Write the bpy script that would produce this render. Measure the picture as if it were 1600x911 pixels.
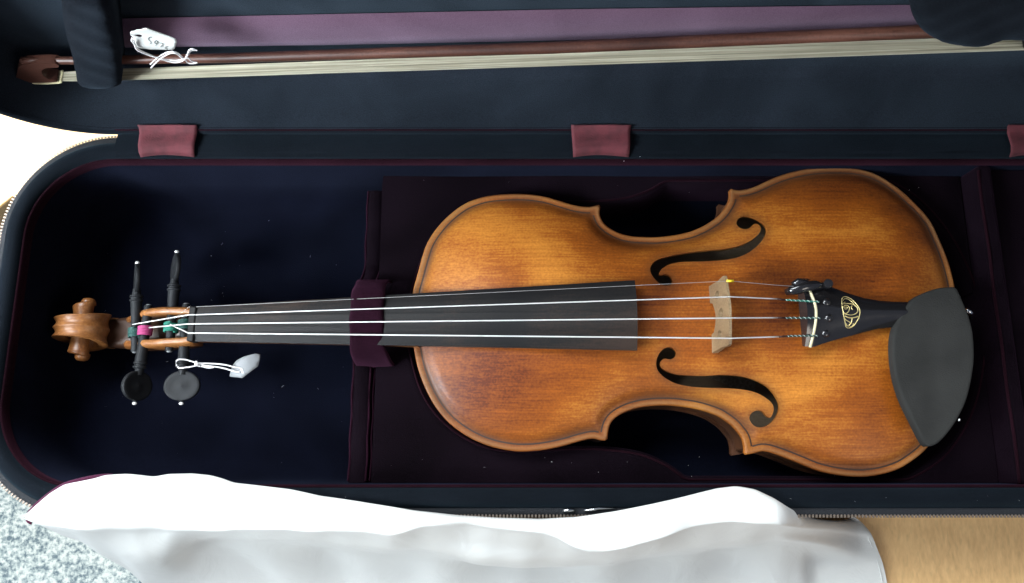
import bpy, math, random
import numpy as np
from mathutils import Vector
from mathutils.geometry import delaunay_2d_cdt
random.seed(7)
for o in list(bpy.data.objects): bpy.data.objects.remove(o)
S = bpy.context.scene
COL = S.collection
MM = 0.001
R_ = math.radians

# ------------------------------------------------------------ camera
CAM_H, TILT, FPX = 510.0, R_(12.5), 1246.0
cd = bpy.data.cameras.new("camera"); cam = bpy.data.objects.new("camera", cd); COL.objects.link(cam)
cam.location = (0, 0, CAM_H*MM); cam.rotation_euler = (TILT, 0, 0)
cd.sensor_width = 36; cd.lens = FPX/1600*36; cd.clip_start = 0.01; cd.clip_end = 50
S.camera = cam

# ------------------------------------------------------------ light
W = bpy.data.worlds.new("World"); S.world = W; W.use_nodes = True
bg = W.node_tree.nodes["Background"]; bg.inputs[0].default_value = (0.66, 0.76, 1.0, 1); bg.inputs[1].default_value = 0.21
def area(name, loc, target, size, sizey, power, col):
    l = bpy.data.lights.new(name, 'AREA'); l.shape = 'RECTANGLE'; l.size = size; l.size_y = sizey
    l.energy = power; l.color = col
    o = bpy.data.objects.new(name, l); COL.objects.link(o); o.location = Vector(loc)
    o.rotation_euler = (Vector(target)-Vector(loc)).to_track_quat('-Z', 'Y').to_euler(); return o
area("window_light", (-0.75, 0.85, 1.25), (-0.05, 0.05, 0), 1.1, 1.0, 60, (0.90, 0.96, 1.0))
area("room_light", (0.90, -0.85, 1.10), (0.1, 0.1, 0), 0.55, 0.55, 4.5, (1.0, 0.92, 0.82))
area("side_fill_light", (-0.78, -0.40, 0.78), (-0.1, 0.2, 0), 0.5, 0.5, 4.0, (0.88, 0.94, 1.0))  # added fill from the near left, lightens the lid panels
lw = area("lid_accent_light", (-0.78, -0.12, 0.52), (-0.16, 0.27, 0.12), 0.3, 0.3, 2.5, (0.84, 0.94, 1.0)); lw.data.spread = R_(56)  # added narrow lamp on the lid, stands in for glare fading rightwards
sl = bpy.data.lights.new("sun_patch", 'SPOT'); sl.energy = 640; sl.spot_size = R_(23.5); sl.spot_blend = 0.12
sl.shadow_soft_size = 0.02; sl.color = (1.0, 0.95, 0.86)
so = bpy.data.objects.new("sun_patch", sl); COL.objects.link(so); so.location = (-1.3, 0.3, 2.2)
so.rotation_euler = (Vector((-0.855, 0.13, -0.07))-so.location).to_track_quat('-Z', 'Y').to_euler()
S.view_settings.view_transform = 'Standard'; S.view_settings.look = 'None'
S.view_settings.exposure = 0.0; S.view_settings.gamma = 1
S.render.engine = 'CYCLES'

# ------------------------------------------------------------ geometry of the view (used once, to measure real places)
def ray(px, py):
    x = (px-800)/FPX; a = TILT+math.atan((455.5-py)/FPX)
    c = math.cos(a-TILT)
    # unit depth along the axis = 1 -> y,z
    dy = math.sin(TILT)+(455.5-py)/FPX*math.cos(TILT)
    dz = -math.cos(TILT)+(455.5-py)/FPX*math.sin(TILT)
    return x, dy, dz
def PZ(px, py, z=0.0):
    x, y, dz = ray(px, py); t = (CAM_H-z)/(-dz); return (x*t, y*t, z)
def PY(px, py, Y):
    x, y, dz = ray(px, py); t = Y/y; return (x*t, Y, CAM_H+dz*t)

# ------------------------------------------------------------ materials
def newmat(name):
    m = bpy.data.materials.new(name); m.use_nodes = True
    return m, m.node_tree, m.node_tree.nodes["Principled BSDF"]
def plain(name, col, rough=.5, metal=0, coat=0, sheen=0, sheencol=(1,1,1), spec=.5, bump=0, bscale=800, var=0, vscale=60, trans=0):
    m, t, b = newmat(name)
    b.inputs["Base Color"].default_value = (*col, 1); b.inputs["Roughness"].default_value = rough
    b.inputs["Metallic"].default_value = metal; b.inputs["Coat Weight"].default_value = coat
    b.inputs["Coat Roughness"].default_value = .15
    b.inputs["Specular IOR Level"].default_value = spec
    if sheen:
        b.inputs["Sheen Weight"].default_value = sheen; b.inputs["Sheen Tint"].default_value = (*sheencol, 1)
        b.inputs["Sheen Roughness"].default_value = .45
    tc = t.nodes.new("ShaderNodeTexCoord")
    if var:
        n = t.nodes.new("ShaderNodeTexNoise"); n.inputs["Scale"].default_value = vscale; n.inputs["Detail"].default_value = 6
        t.links.new(tc.outputs["Object"], n.inputs["Vector"])
        mx = t.nodes.new("ShaderNodeMixRGB"); mx.inputs[1].default_value = (*[c*(1-var) for c in col], 1)
        mx.inputs[2].default_value = (*[min(1, c*(1+var)) for c in col], 1)
        cr = t.nodes.new("ShaderNodeMapRange"); cr.inputs[1].default_value = .35; cr.inputs[2].default_value = .65
        t.links.new(n.outputs[0], cr.inputs[0]); t.links.new(cr.outputs[0], mx.inputs[0])
        t.links.new(mx.outputs[0], b.inputs["Base Color"])
    if bump:
        n = t.nodes.new("ShaderNodeTexNoise"); n.inputs["Scale"].default_value = bscale; n.inputs["Detail"].default_value = 3
        t.links.new(tc.outputs["Object"], n.inputs["Vector"])
        bp = t.nodes.new("ShaderNodeBump"); bp.inputs["Strength"].default_value = bump; bp.inputs["Distance"].default_value = .001
        t.links.new(n.outputs[0], bp.inputs["Height"]); t.links.new(bp.outputs[0], b.inputs["Normal"])
    return m
def velvet(name, col, sheen, scol, var=.5, rough=.9):
    """pile fabric: large brushed patches, fine fibre noise"""
    m, t, b = newmat(name); N, L = t.nodes, t.links
    tc = N.new("ShaderNodeTexCoord")
    n1 = N.new("ShaderNodeTexNoise"); n1.inputs["Scale"].default_value = 14; n1.inputs["Detail"].default_value = 5
    n1.inputs["Distortion"].default_value = .8
    n2 = N.new("ShaderNodeTexNoise"); n2.inputs["Scale"].default_value = 1500; n2.inputs["Detail"].default_value = 2
    L.new(tc.outputs["Object"], n1.inputs["Vector"]); L.new(tc.outputs["Object"], n2.inputs["Vector"])
    ad = N.new("ShaderNodeMath"); ad.operation = 'MULTIPLY_ADD'; ad.inputs[1].default_value = .55
    L.new(n1.outputs[0], ad.inputs[0])
    m2 = N.new("ShaderNodeMath"); m2.operation = 'MULTIPLY'; m2.inputs[1].default_value = .45
    L.new(n2.outputs[0], m2.inputs[0]); L.new(m2.outputs[0], ad.inputs[2])
    mr = N.new("ShaderNodeMapRange"); mr.inputs[1].default_value = .33; mr.inputs[2].default_value = .67
    L.new(ad.outputs[0], mr.inputs[0])
    mx = N.new("ShaderNodeMixRGB"); mx.inputs[1].default_value = (*[c*(1-var) for c in col], 1)
    mx.inputs[2].default_value = (*[c*(1+var) for c in col], 1)
    L.new(mr.outputs[0], mx.inputs[0]); L.new(mx.outputs[0], b.inputs["Base Color"])
    ms = N.new("ShaderNodeMapRange"); ms.inputs[1].default_value = 0; ms.inputs[2].default_value = 1
    ms.inputs[3].default_value = sheen*.65; ms.inputs[4].default_value = sheen*1.35
    L.new(mr.outputs[0], ms.inputs[0]); L.new(ms.outputs[0], b.inputs["Sheen Weight"])
    b.inputs["Sheen Tint"].default_value = (*scol, 1); b.inputs["Sheen Roughness"].default_value = .5
    b.inputs["Roughness"].default_value = rough; b.inputs["Specular IOR Level"].default_value = .03
    bp = N.new("ShaderNodeBump"); bp.inputs["Strength"].default_value = .35; bp.inputs["Distance"].default_value = .0006
    L.new(n2.outputs[0], bp.inputs["Height"]); L.new(bp.outputs[0], b.inputs["Normal"])
    return m
def varnish(name, dark, mid, light, stretch=(1, 1, 1), scale=1.0, attr=True, coat=.35, rough=.42, flame=False):
    m, t, b = newmat(name); N, L = t.nodes, t.links
    tc = N.new("ShaderNodeTexCoord")
    def noise(sc, det, strt, dist=0):
        mp = N.new("ShaderNodeMapping"); mp.inputs["Scale"].default_value = strt
        n = N.new("ShaderNodeTexNoise"); n.inputs["Scale"].default_value = sc; n.inputs["Detail"].default_value = det
        n.inputs["Distortion"].default_value = dist
        L.new(tc.outputs["Object"], mp.inputs[0]); L.new(mp.outputs[0], n.inputs["Vector"]); return n.outputs[0]
    big = noise(12*scale, 3, (.8, 1.2, 1.013), .5)
    streak = noise(70*scale, 6, (.16, 1.6, 1), .2)
    fine = noise(900, 3, (.02, 1, 1))
    speck = noise(700, 2, (1, 1, 1))
    def mad(a, k, c):
        q = N.new("ShaderNodeMath"); q.operation = 'MULTIPLY_ADD'; q.inputs[1].default_value = k
        L.new(a, q.inputs[0])
        if hasattr(c, 'links'): L.new(c, q.inputs[2])
        else: q.inputs[2].default_value = c
        return q.outputs[0]
    s = mad(fine, .34, 0.0); s = mad(streak, .16, s); s = mad(big, 1.15, s); s = mad(speck, .28, s)
    if flame:
        fl = noise(60, 2, (1.6, .2, 1)); s = mad(fl, .3, s)
    mr = N.new("ShaderNodeMapRange"); mr.inputs[1].default_value = .70; mr.inputs[2].default_value = 1.24
    L.new(s, mr.inputs[0])
    cr = N.new("ShaderNodeValToRGB"); e = cr.color_ramp.elements
    e[0].position = 0; e[0].color = (*dark, 1); e[1].position = 1; e[1].color = (*light, 1)
    k = e.new(.5); k.color = (*mid, 1)
    L.new(mr.outputs[0], cr.inputs[0]); out = cr.outputs[0]
    if attr:
        at = N.new("ShaderNodeAttribute"); at.attribute_name = "grime"
        mx = N.new("ShaderNodeMixRGB"); mx.inputs[2].default_value = (.075, .03, .012, 1)
        L.new(at.outputs["Fac"], mx.inputs[0]); L.new(out, mx.inputs[1]); out = mx.outputs[0]
        at2 = N.new("ShaderNodeAttribute"); at2.attribute_name = "worn"
        mx2 = N.new("ShaderNodeMixRGB"); mx2.inputs[2].default_value = (.28, .14, .055, 1)
        L.new(at2.outputs["Fac"], mx2.inputs[0]); L.new(out, mx2.inputs[1]); out = mx2.outputs[0]
    L.new(out, b.inputs["Base Color"])
    b.inputs["Roughness"].default_value = rough; b.inputs["Coat Weight"].default_value = coat; b.inputs["Coat Roughness"].default_value = .22
    bp = N.new("ShaderNodeBump"); bp.inputs["Strength"].default_value = .12; bp.inputs["Distance"].default_value = .0006
    L.new(fine, bp.inputs["Height"]); L.new(bp.outputs[0], b.inputs["Normal"])
    return m
M = {}
M['spruce'] = varnish("spruce_varnish", (.10, .016, .002), (.34, .087, .006), (.67, .255, .034), coat=.08, rough=.5)
M['spruce'].node_tree.nodes['Principled BSDF'].inputs['Specular IOR Level'].default_value = .32
M['maple'] = varnish("maple_varnish", (.05, .014, .004), (.16, .052, .012), (.34, .14, .04), attr=False, flame=True, coat=.25, rough=.42)
M['ebony'] = varnish("ebony", (.007, .007, .008), (.013, .012, .012), (.04, .026, .02), attr=False, coat=.0, rough=.5)
M['ebony'].node_tree.nodes['Principled BSDF'].inputs['Specular IOR Level'].default_value = .22
M['peg'] = plain("peg_black", (.011, .012, .014), .6, spec=.3, var=.3, vscale=90)
M['chin'] = plain("chin_rest_black", (.031, .031, .029), .8, spec=.2, bump=.3, bscale=1300, var=.16, vscale=45)
M['ebony_matt'] = plain("ebony_matt", (.03, .031, .032), .62, spec=.5, bump=.25, bscale=1500)
M['plastic'] = plain("black_polish", (.014, .013, .014), .2, coat=1, bump=.05)
M['string'] = plain("string_metal", (.74, .73, .71), .42, metal=.35)
M['string_e'] = plain("string_steel", (.45, .43, .42), .4, metal=.5)
M['maple_shade'] = plain('shade_dark_maple', (.05, .02, .009), .5, coat=.3)  # maple darkened to carry the shade of the throat and pegbox floor
M['bridge'] = varnish("bridge_maple", (.16, .10, .055), (.30, .205, .11), (.46, .34, .2), attr=False, coat=.15, rough=.5, scale=1)
M['gold'] = plain("gold_inlay", (.95, .78, .35), .3, metal=.6)
M['ivory'] = plain("ivory", (.8, .72, .45), .35)
M['pearl'] = plain("pearl", (.95, .95, .92), .15, coat=1)
M['yellow'] = plain("yellow_plastic", (.95, .7, .03), .4)
M['green_silk'] = plain("green_silk", (.02, .2, .14), .6, bump=.3)
M['dark_green'] = plain("dark_green_silk", (.015, .07, .06), .6)
M['magenta'] = plain("magenta_silk", (.42, .05, .18), .6)
M['white_silk'] = plain("white_silk", (.75, .85, .8), .6)
M['darkwrap'] = plain("dark_wrap", (.05, .02, .015), .6)
M['lining'] = velvet("dark_velvet", (.0027, .0034, .0082), .03, (.45, .55, 1.0))
M['lidvelvet'] = velvet("lid_velvet", (.0128, .0162, .0225), .12, (.55, .78, 1.0))
M['pad'] = velvet("burgundy_black_velvet", (.0042, .0023, .0040), .03, (.9, .4, .8), .7)
M['flap'] = velvet('dark_flap_velvet', (.006, .0072, .010), .05, (.55, .75, 1.0))
M['wine'] = velvet("wine_velvet", (.014, .0038, .0085), .07, (1, .35, .7))
M['pipe'] = velvet("wine_piping", (.0105, .003, .0055), .045, (1, .35, .6))
M['rim'] = velvet("rim_plush", (.0052, .0068, .0095), .07, (.45, .75, 1.0), .3)
M['purple'] = velvet("purple_panel", (.105, .058, .088), .22, (.9, .75, 1.0), .2)
M['ribbon'] = plain("red_ribbon", (.09, .015, .021), .85, sheen=.04, sheencol=(1, .5, .6), bump=.3, var=.25, vscale=120)
M['shell'] = plain("black_canvas", (.012, .014, .018), .8, bump=.6, bscale=1200)
M['teeth'] = plain("zip_metal", (.26, .21, .17), .4, metal=.6)
M['satin'] = plain("white_satin", (.75, .76, .73), .42, spec=.45, sheen=.2, bump=.35, bscale=45)
for n__ in M['satin'].node_tree.nodes:
    if n__.type == 'BUMP': n__.inputs['Distance'].default_value = .0028
    if n__.type == 'TEX_NOISE': n__.inputs['Detail'].default_value = 6; n__.inputs['Distortion'].default_value = 1.2; n__.inputs['Roughness'].default_value = .45
M['paper'] = plain("tag_paper", (.6, .61, .59), .7)
M['cotton'] = plain("white_cotton", (.85, .83, .83), .8, bump=.4, bscale=2500)
M['pencil'] = plain("pencil", (.12, .14, .13), .8)
M['vellum'] = plain("translucent_tag", (.24, .25, .26), .5)
M['hair'], t_, b_ = newmat("bow_hair")
tc_ = t_.nodes.new("ShaderNodeTexCoord"); mp_ = t_.nodes.new("ShaderNodeMapping"); mp_.inputs["Scale"].default_value = (.004, 1, .05); mp_.inputs["Rotation"].default_value = (0, R_(3.2), 0)
n_ = t_.nodes.new("ShaderNodeTexNoise"); n_.inputs["Scale"].default_value = 1100; n_.inputs["Detail"].default_value = 5; n_.inputs["Roughness"].default_value = .7
c_ = t_.nodes.new("ShaderNodeValToRGB"); c_.color_ramp.elements[0].position = .36; c_.color_ramp.elements[0].color = (.16, .14, .09, 1); c_.color_ramp.elements[1].position = .66; c_.color_ramp.elements[1].color = (.55, .51, .39, 1)
t_.links.new(tc_.outputs["Object"], mp_.inputs[0]); t_.links.new(mp_.outputs[0], n_.inputs["Vector"]); t_.links.new(n_.outputs[0], c_.inputs[0]); t_.links.new(c_.outputs[0], b_.inputs["Base Color"]); b_.inputs["Roughness"].default_value = .5
M['stick'] = varnish("bow_stick", (.03, .011, .008), (.07, .026, .017), (.15, .06, .04), attr=False, coat=.2, rough=.45)
M['nickel'] = plain("nickel", (.8, .8, .8), .18, metal=1)
M['bare'] = varnish('bare_wood', (.16,.11,.065), (.26,.19,.12), (.34,.26,.17), attr=False, coat=0, rough=.8)
M['gut'] = plain("label_paper", (.3, .27, .2), .8, var=.3, vscale=500)

def beech():
    m, t, b = newmat("beech_veneer"); N, L = t.nodes, t.links
    tc = N.new("ShaderNodeTexCoord")
    mp = N.new("ShaderNodeMapping"); mp.inputs["Scale"].default_value = (1, .3, 1); mp.inputs["Rotation"].default_value = (0, 0, R_(-35))
    n = N.new("ShaderNodeTexNoise"); n.inputs["Scale"].default_value = 420; n.inputs["Detail"].default_value = 5
    n3 = N.new("ShaderNodeTexNoise"); n3.inputs["Scale"].default_value = 9
    mp2 = N.new("ShaderNodeMapping"); mp2.inputs["Scale"].default_value = (1.0, .28, 1); mp2.inputs["Rotation"].default_value = (0, 0, R_(-35))
    v = N.new("ShaderNodeTexNoise"); v.inputs["Scale"].default_value = 520; v.inputs["Detail"].default_value = 1
    L.new(tc.outputs["Object"], mp.inputs[0]); L.new(mp.outputs[0], n.inputs["Vector"]); L.new(tc.outputs["Object"], n3.inputs["Vector"])
    L.new(tc.outputs["Object"], mp2.inputs[0]); L.new(mp2.outputs[0], v.inputs["Vector"])
    cr = N.new("ShaderNodeValToRGB"); e = cr.color_ramp.elements
    e[0].position = .3; e[0].color = (.76, .46, .2, 1); e[1].position = .7; e[1].color = (.90, .58, .26, 1)
    L.new(n.outputs[0], cr.inputs[0])
    fl = N.new("ShaderNodeMapRange"); fl.inputs[1].default_value = .56; fl.inputs[2].default_value = .66; fl.inputs[3].default_value = 1; fl.inputs[4].default_value = .88
    L.new(v.outputs[0], fl.inputs[0])
    mx = N.new("ShaderNodeMixRGB"); mx.blend_type = 'MULTIPLY'; mx.inputs[0].default_value = .6
    L.new(cr.outputs[0], mx.inputs[1]); L.new(fl.outputs[0], mx.inputs[2])
    L.new(mx.outputs[0], b.inputs["Base Color"]); b.inputs["Roughness"].default_value = .45
    return m
def carpet():
    m, t, b = newmat("carpet"); N, L = t.nodes, t.links
    tc = N.new("ShaderNodeTexCoord")
    n = N.new("ShaderNodeTexNoise"); n.inputs["Scale"].default_value = 120; n.inputs["Detail"].default_value = 6; n.inputs["Roughness"].default_value = .7
    n2 = N.new("ShaderNodeTexNoise"); n2.inputs["Scale"].default_value = 22; n2.inputs["Detail"].default_value = 3
    L.new(tc.outputs["Object"], n.inputs["Vector"]); L.new(tc.outputs["Object"], n2.inputs["Vector"])
    ad = N.new("ShaderNodeMath"); ad.operation = 'MULTIPLY_ADD'; ad.inputs[1].default_value = .35
    L.new(n2.outputs[0], ad.inputs[0]); L.new(n.outputs[0], ad.inputs[2])
    cr = N.new("ShaderNodeValToRGB"); e = cr.color_ramp.elements
    e[0].position = .56; e[0].color = (.10, .15, .19, 1); e[1].position = .76; e[1].color = (.52, .6, .62, 1)
    k = e.new(.66); k.color = (.3, .38, .41, 1)
    L.new(ad.outputs[0], cr.inputs[0]); L.new(cr.outputs[0], b.inputs["Base Color"]); b.inputs["Roughness"].default_value = .95
    bp = N.new("ShaderNodeBump"); bp.inputs["Strength"].default_value = .8; bp.inputs["Distance"].default_value = .006
    L.new(n.outputs[0], bp.inputs["Height"]); L.new(bp.outputs[0], b.inputs["Normal"])
    return m
M['beech'] = beech(); M['carpet'] = carpet()

# ------------------------------------------------------------ object helpers (all coordinates are world millimetres)
ORG = {}
def root(name, loc, label, cat, group=None):
    o = bpy.data.objects.new(name, None); COL.objects.link(o); o.location = Vector(loc)*MM
    o.empty_display_size = .02
    o['label'] = label; o['category'] = cat
    if group: o['group'] = group
    ORG[o] = Vector(loc); return o
def mesh(name, V, F, mat, parent=None, smooth=True, label=None, kind=None, origin=None, attrs=None):
    if origin is None:
        a = np.array([tuple(v) for v in V]); c = (a.min(0)+a.max(0))/2; origin = (c[0], c[1], a[:, 2].min())
    org = Vector(origin)
    me = bpy.data.meshes.new(name)
    me.from_pydata([tuple((Vector(v)-org)*MM) for v in V], [], F)
    me.materials.append(M[mat] if isinstance(mat, str) else mat)
    if smooth: me.polygons.foreach_set("use_smooth", [True]*len(me.polygons))
    if attrs:
        for k, vals in attrs.items():
            a = me.attributes.new(k, 'FLOAT', 'POINT'); a.data.foreach_set("value", vals)
    me.validate(); me.update()
    o = bpy.data.objects.new(name, me); COL.objects.link(o)
    if parent is not None:
        o.parent = parent; o.location = (org-ORG[parent])*MM
    else: o.location = org*MM
    ORG[o] = org
    if label: o['label'] = label
    if kind: o['kind'] = kind
    return o
def fixn(o):
    import bmesh
    b = bmesh.new(); b.from_mesh(o.data); bmesh.ops.recalc_face_normals(b, faces=b.faces); b.to_mesh(o.data); b.free(); return o
def sharp(o, ang=35):
    b = o.modifiers.new("edges", 'EDGE_SPLIT'); b.split_angle = R_(ang); return o
def bev(o, w=.5, seg=2):
    b = o.modifiers.new("bevel", 'BEVEL'); b.width = w*MM; b.segments = seg; b.limit_method = 'ANGLE'; b.angle_limit = R_(40); return o
def tube(pts, r, n=8, cap=True):
    pts = [Vector(p) for p in pts]; rs = r if hasattr(r, '__len__') else [r]*len(pts)
    V, F = [], []; up = None
    for i, p in enumerate(pts):
        t = (pts[min(i+1, len(pts)-1)]-pts[max(i-1, 0)]).normalized()
        if up is None:
            up = Vector((0, 0, 1)) if abs(t.z) < .9 else Vector((0, 1, 0))
        s = t.cross(up).normalized(); up = s.cross(t).normalized()
        for k in range(n):
            a = 2*math.pi*k/n; V.append(p+(s*math.cos(a)+up*math.sin(a))*rs[i])
    for i in range(len(pts)-1):
        for k in range(n):
            a, b = i*n+k, i*n+(k+1) % n; F.append((a, b, b+n, a+n))
    if cap: F.append(tuple(range(n))[::-1]); F.append(tuple((len(pts)-1)*n+k for k in range(n)))
    return V, F
def join(*parts):
    V, F = [], []
    for v, f in parts:
        o = len(V); V += list(v); F += [tuple(i+o for i in q) for q in f]
    return V, F
def box(x0, x1, y0, y1, z0, z1):
    V = [(x, y, z) for z in (z0, z1) for y in (y0, y1) for x in (x0, x1)]
    return V, [(0, 2, 3, 1), (4, 5, 7, 6), (0, 1, 5, 4), (2, 6, 7, 3), (0, 4, 6, 2), (1, 3, 7, 5)]
def cat(pts, n=8, closed=False):
    """catmull-rom through points of any dimension"""
    P = [np.array(p, float) for p in pts]; out = []
    m = len(P); rng = range(m) if closed else range(m-1)
    for i in rng:
        if closed: a, b, c, d = P[i-1], P[i], P[(i+1) % m], P[(i+2) % m]
        else: a, b, c, d = P[max(i-1, 0)], P[i], P[i+1], P[min(i+2, m-1)]
        for k in range(n):
            t = k/n; out.append(.5*((2*b)+(c-a)*t+(2*a-5*b+4*c-d)*t*t+(3*b-a-3*c+d)*t**3))
    if not closed: out.append(P[-1])
    return out
def lathe(p0, ax, prof, n=20):
    """prof: (distance along, radius)"""
    ax = Vector(ax).normalized(); u = ax.orthogonal().normalized(); w = ax.cross(u); p0 = Vector(p0)
    V, F = [], []
    for d, r in prof:
        for k in range(n):
            a = 2*math.pi*k/n; V.append(p0+ax*d+(u*math.cos(a)+w*math.sin(a))*max(r, .01))
    for i in range(len(prof)-1):
        for k in range(n):
            a, b = i*n+k, i*n+(k+1) % n; F.append((a, b, b+n, a+n))
    F.append(tuple(range(n))[::-1]); F.append(tuple((len(prof)-1)*n+k for k in range(n)))
    return V, F
def interp(x, xs, ys): return float(np.interp(x, xs, ys))
def sst(x): x = max(0, min(1, x)); return x*x*(3-2*x)
def resample(poly, step, closed=True):
    P = [np.array(p[:2], float) for p in poly]
    if closed: P.append(P[0])
    out = []; acc = 0
    segs = [np.linalg.norm(P[i+1]-P[i]) for i in range(len(P)-1)]; tot = sum(segs); n = max(8, int(tot/step))
    cum = np.concatenate([[0], np.cumsum(segs)])
    A = np.array(P)
    ts = np.linspace(0, tot, n, endpoint=not closed)
    return np.stack([np.interp(ts, cum, A[:, 0]), np.interp(ts, cum, A[:, 1])], 1)
def inside(pts, poly):
    pts = np.asarray(pts); x, y = pts[:, 0], pts[:, 1]; c = np.zeros(len(pts), bool); n = len(poly)
    for i in range(n):
        x1, y1 = poly[i]; x2, y2 = poly[(i+1) % n]
        if y1 == y2: continue
        c ^= ((y1 > y) != (y2 > y)) & (x < (x2-x1)*(y-y1)/(y2-y1)+x1)
    return c
def dist(pts, poly, closed=True):
    pts = np.asarray(pts); d = np.full(len(pts), 1e9); n = len(poly)
    for i in range(n if closed else n-1):
        a = poly[i]; b = poly[(i+1) % n]; ab = b-a; L2 = max(ab@ab, 1e-9)
        t = np.clip(((pts-a)@ab)/L2, 0, 1); q = a+t[:, None]*ab
        d = np.minimum(d, np.hypot(*(pts-q).T))
    return d
def cdt(outer, holes, extra):
    """triangulate outer minus holes with extra interior points; returns 2D verts, tris, boundary loops order lost"""
    vs = []; es = []
    for loop in [outer]+list(holes):
        o = len(vs); n = len(loop); vs += [Vector((float(p[0]), float(p[1]))) for p in loop]; es += [(o+i, o+(i+1) % n) for i in range(n)]
    vs += [Vector((float(p[0]), float(p[1]))) for p in extra]
    v, e, f, _, _, _ = delaunay_2d_cdt(vs, es, [], 0, 1e-5)
    A = np.array([(q.x, q.y) for q in v]); T = [tuple(t) for t in f]
    C = np.array([A[list(t)].mean(0) for t in T]); ok = inside(C, outer)
    for h in holes: ok &= ~inside(C, h)
    T = [t for t, k in zip(T, ok) if k]
    T = [t if ((A[t[1]]-A[t[0]])[0]*(A[t[2]]-A[t[0]])[1]-(A[t[1]]-A[t[0]])[1]*(A[t[2]]-A[t[0]])[0]) > 0 else t[::-1] for t in T]
    return A, T
def shellify(A, T, ztop, zbot):
    """solid plate from 2D triangulation with heights; sides on every boundary edge"""
    n = len(A); V = [(A[i][0], A[i][1], ztop[i]) for i in range(n)]+[(A[i][0], A[i][1], zbot[i]) for i in range(n)]
    F = list(T)+[tuple(n+i for i in t[::-1]) for t in T]
    ed = {}
    for t in T:
        for k in range(3):
            a, b = t[k], t[(k+1) % 3]; ed[(a, b)] = 1
    for (a, b) in ed:
        if (b, a) not in ed: F.append((b, a, a+n, b+n))
    return V, F
def rrect(x0, x1, y0, y1, R, n=20, inset=0.0):
    x0 += inset; x1 -= inset; y0 += inset; y1 -= inset; r = max(2, R-inset); pts = []
    def ln(a, b, m): return [(a[0]+(b[0]-a[0])*i/m, a[1]+(b[1]-a[1])*i/m) for i in range(m)]
    for cx, cy, a0 in ((x1-r, y0+r, -90), (x1-r, y1-r, 0), (x0+r, y1-r, 90), (x0+r, y0+r, 180)):
        arc = [(cx+r*math.cos(R_(a0+90*i/n)), cy+r*math.sin(R_(a0+90*i/n))) for i in range(n+1)]
        if pts: pts += ln(pts[-1], arc[0], 24)[1:]
        pts += arc
    pts += ln(pts[-1], pts[0], 24)[1:]
    return np.array(pts)
def sweep(loops):
    """loops: list of equal length lists of 3D points"""
    n = len(loops[0]); V = [tuple(p) for l in loops for p in l]; F = []
    for i in range(len(loops)-1):
        for k in range(n):
            a, b = i*n+k, i*n+(k+1) % n; F.append((a, b, b+n, a+n))
    return V, F

# ============================================================ THE SETTING
mesh("carpet_floor", [(-3500, -3000, -740), (3500, -3000, -740), (3500, 3000, -740), (-3500, 3000, -740)], [(0, 1, 2, 3)], 'carpet', smooth=False, kind='structure', origin=(0, 0, -740))

# desk: beech top with a wave-shaped left end (the case overhangs its edge)
TZ = -72.0
e0 = PZ(-1, 323, TZ); e1 = PZ(45, 291, TZ)
dirx = (e1[0]-e0[0], e1[1]-e0[1]); L_ = math.hypot(*dirx); dirx = (dirx[0]/L_, dirx[1]/L_)
left_pts = [(-950, 118), (-700, 112), (-500, 112), (e0[0], e0[1]), (e1[0], e1[1]), (-285, 196-6), (-245, 170), (-215, 120), (-190, 40), (-175, -80), (-170, -420)]
lp = [tuple(p) for p in cat(left_pts, 6)]
top2 = lp+[(900, -420), (900, 800), (-950, 800)]
A, T = cdt(resample(top2, 25), [], [])
desk = root("desk", (100, 200, -740), "pale beech desk with a curved edge under the open violin case", "desk")
V, F = shellify(A, T, [TZ]*len(A), [TZ-25]*len(A))
bev(mesh("desk_top", V, F, 'beech', desk, smooth=False), 2)
for lx, ly in ((-120, -360), (840, -360), (840, 740), (-880, 740)):
    V, F = tube([(lx, ly, TZ-26), (lx, ly, -740)], 22, 16); mesh("leg", V, F, 'nickel', desk)

# ============================================================ VIOLIN CASE
CX0, CX1, CY0, CY1, CR = -333.0, 470.0, -27.0, 216.0, 69.0
case = root("violin_case", (60, 95, TZ), "open black zip violin case lined with dark velvet, its lid standing up behind the violin", "violin case")
def rl(inset, z, bulge=0):
    P = rrect(CX0, CX1, CY0, CY1, CR, 20, inset)
    if bulge:
        k = np.clip((-255-P[:, 0])/78, 0, 1); P = P.copy(); P[:, 0] -= bulge*k
    return [(p[0], p[1], z) for p in P]
V, F = sweep([rl(40, TZ+1), rl(10, TZ+1), rl(3, TZ+4, 6), rl(0, TZ+14, 12), rl(-1, -30, 17), rl(-1, -10, 14), rl(0, 2, 4), rl(1, 6), rl(2.5, 8)])
n = len(rl(0, 0)); F.append(tuple(range(n))[::-1])
mesh("outer_shell", V, F, 'shell', case)
V, F = sweep([rl(0, 8), rl(-1, 9.2), rl(0, 10.2), rl(3, 10.8), rl(4, 10.6)])
mesh("zip_tape", V, F, 'shell', case)
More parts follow.
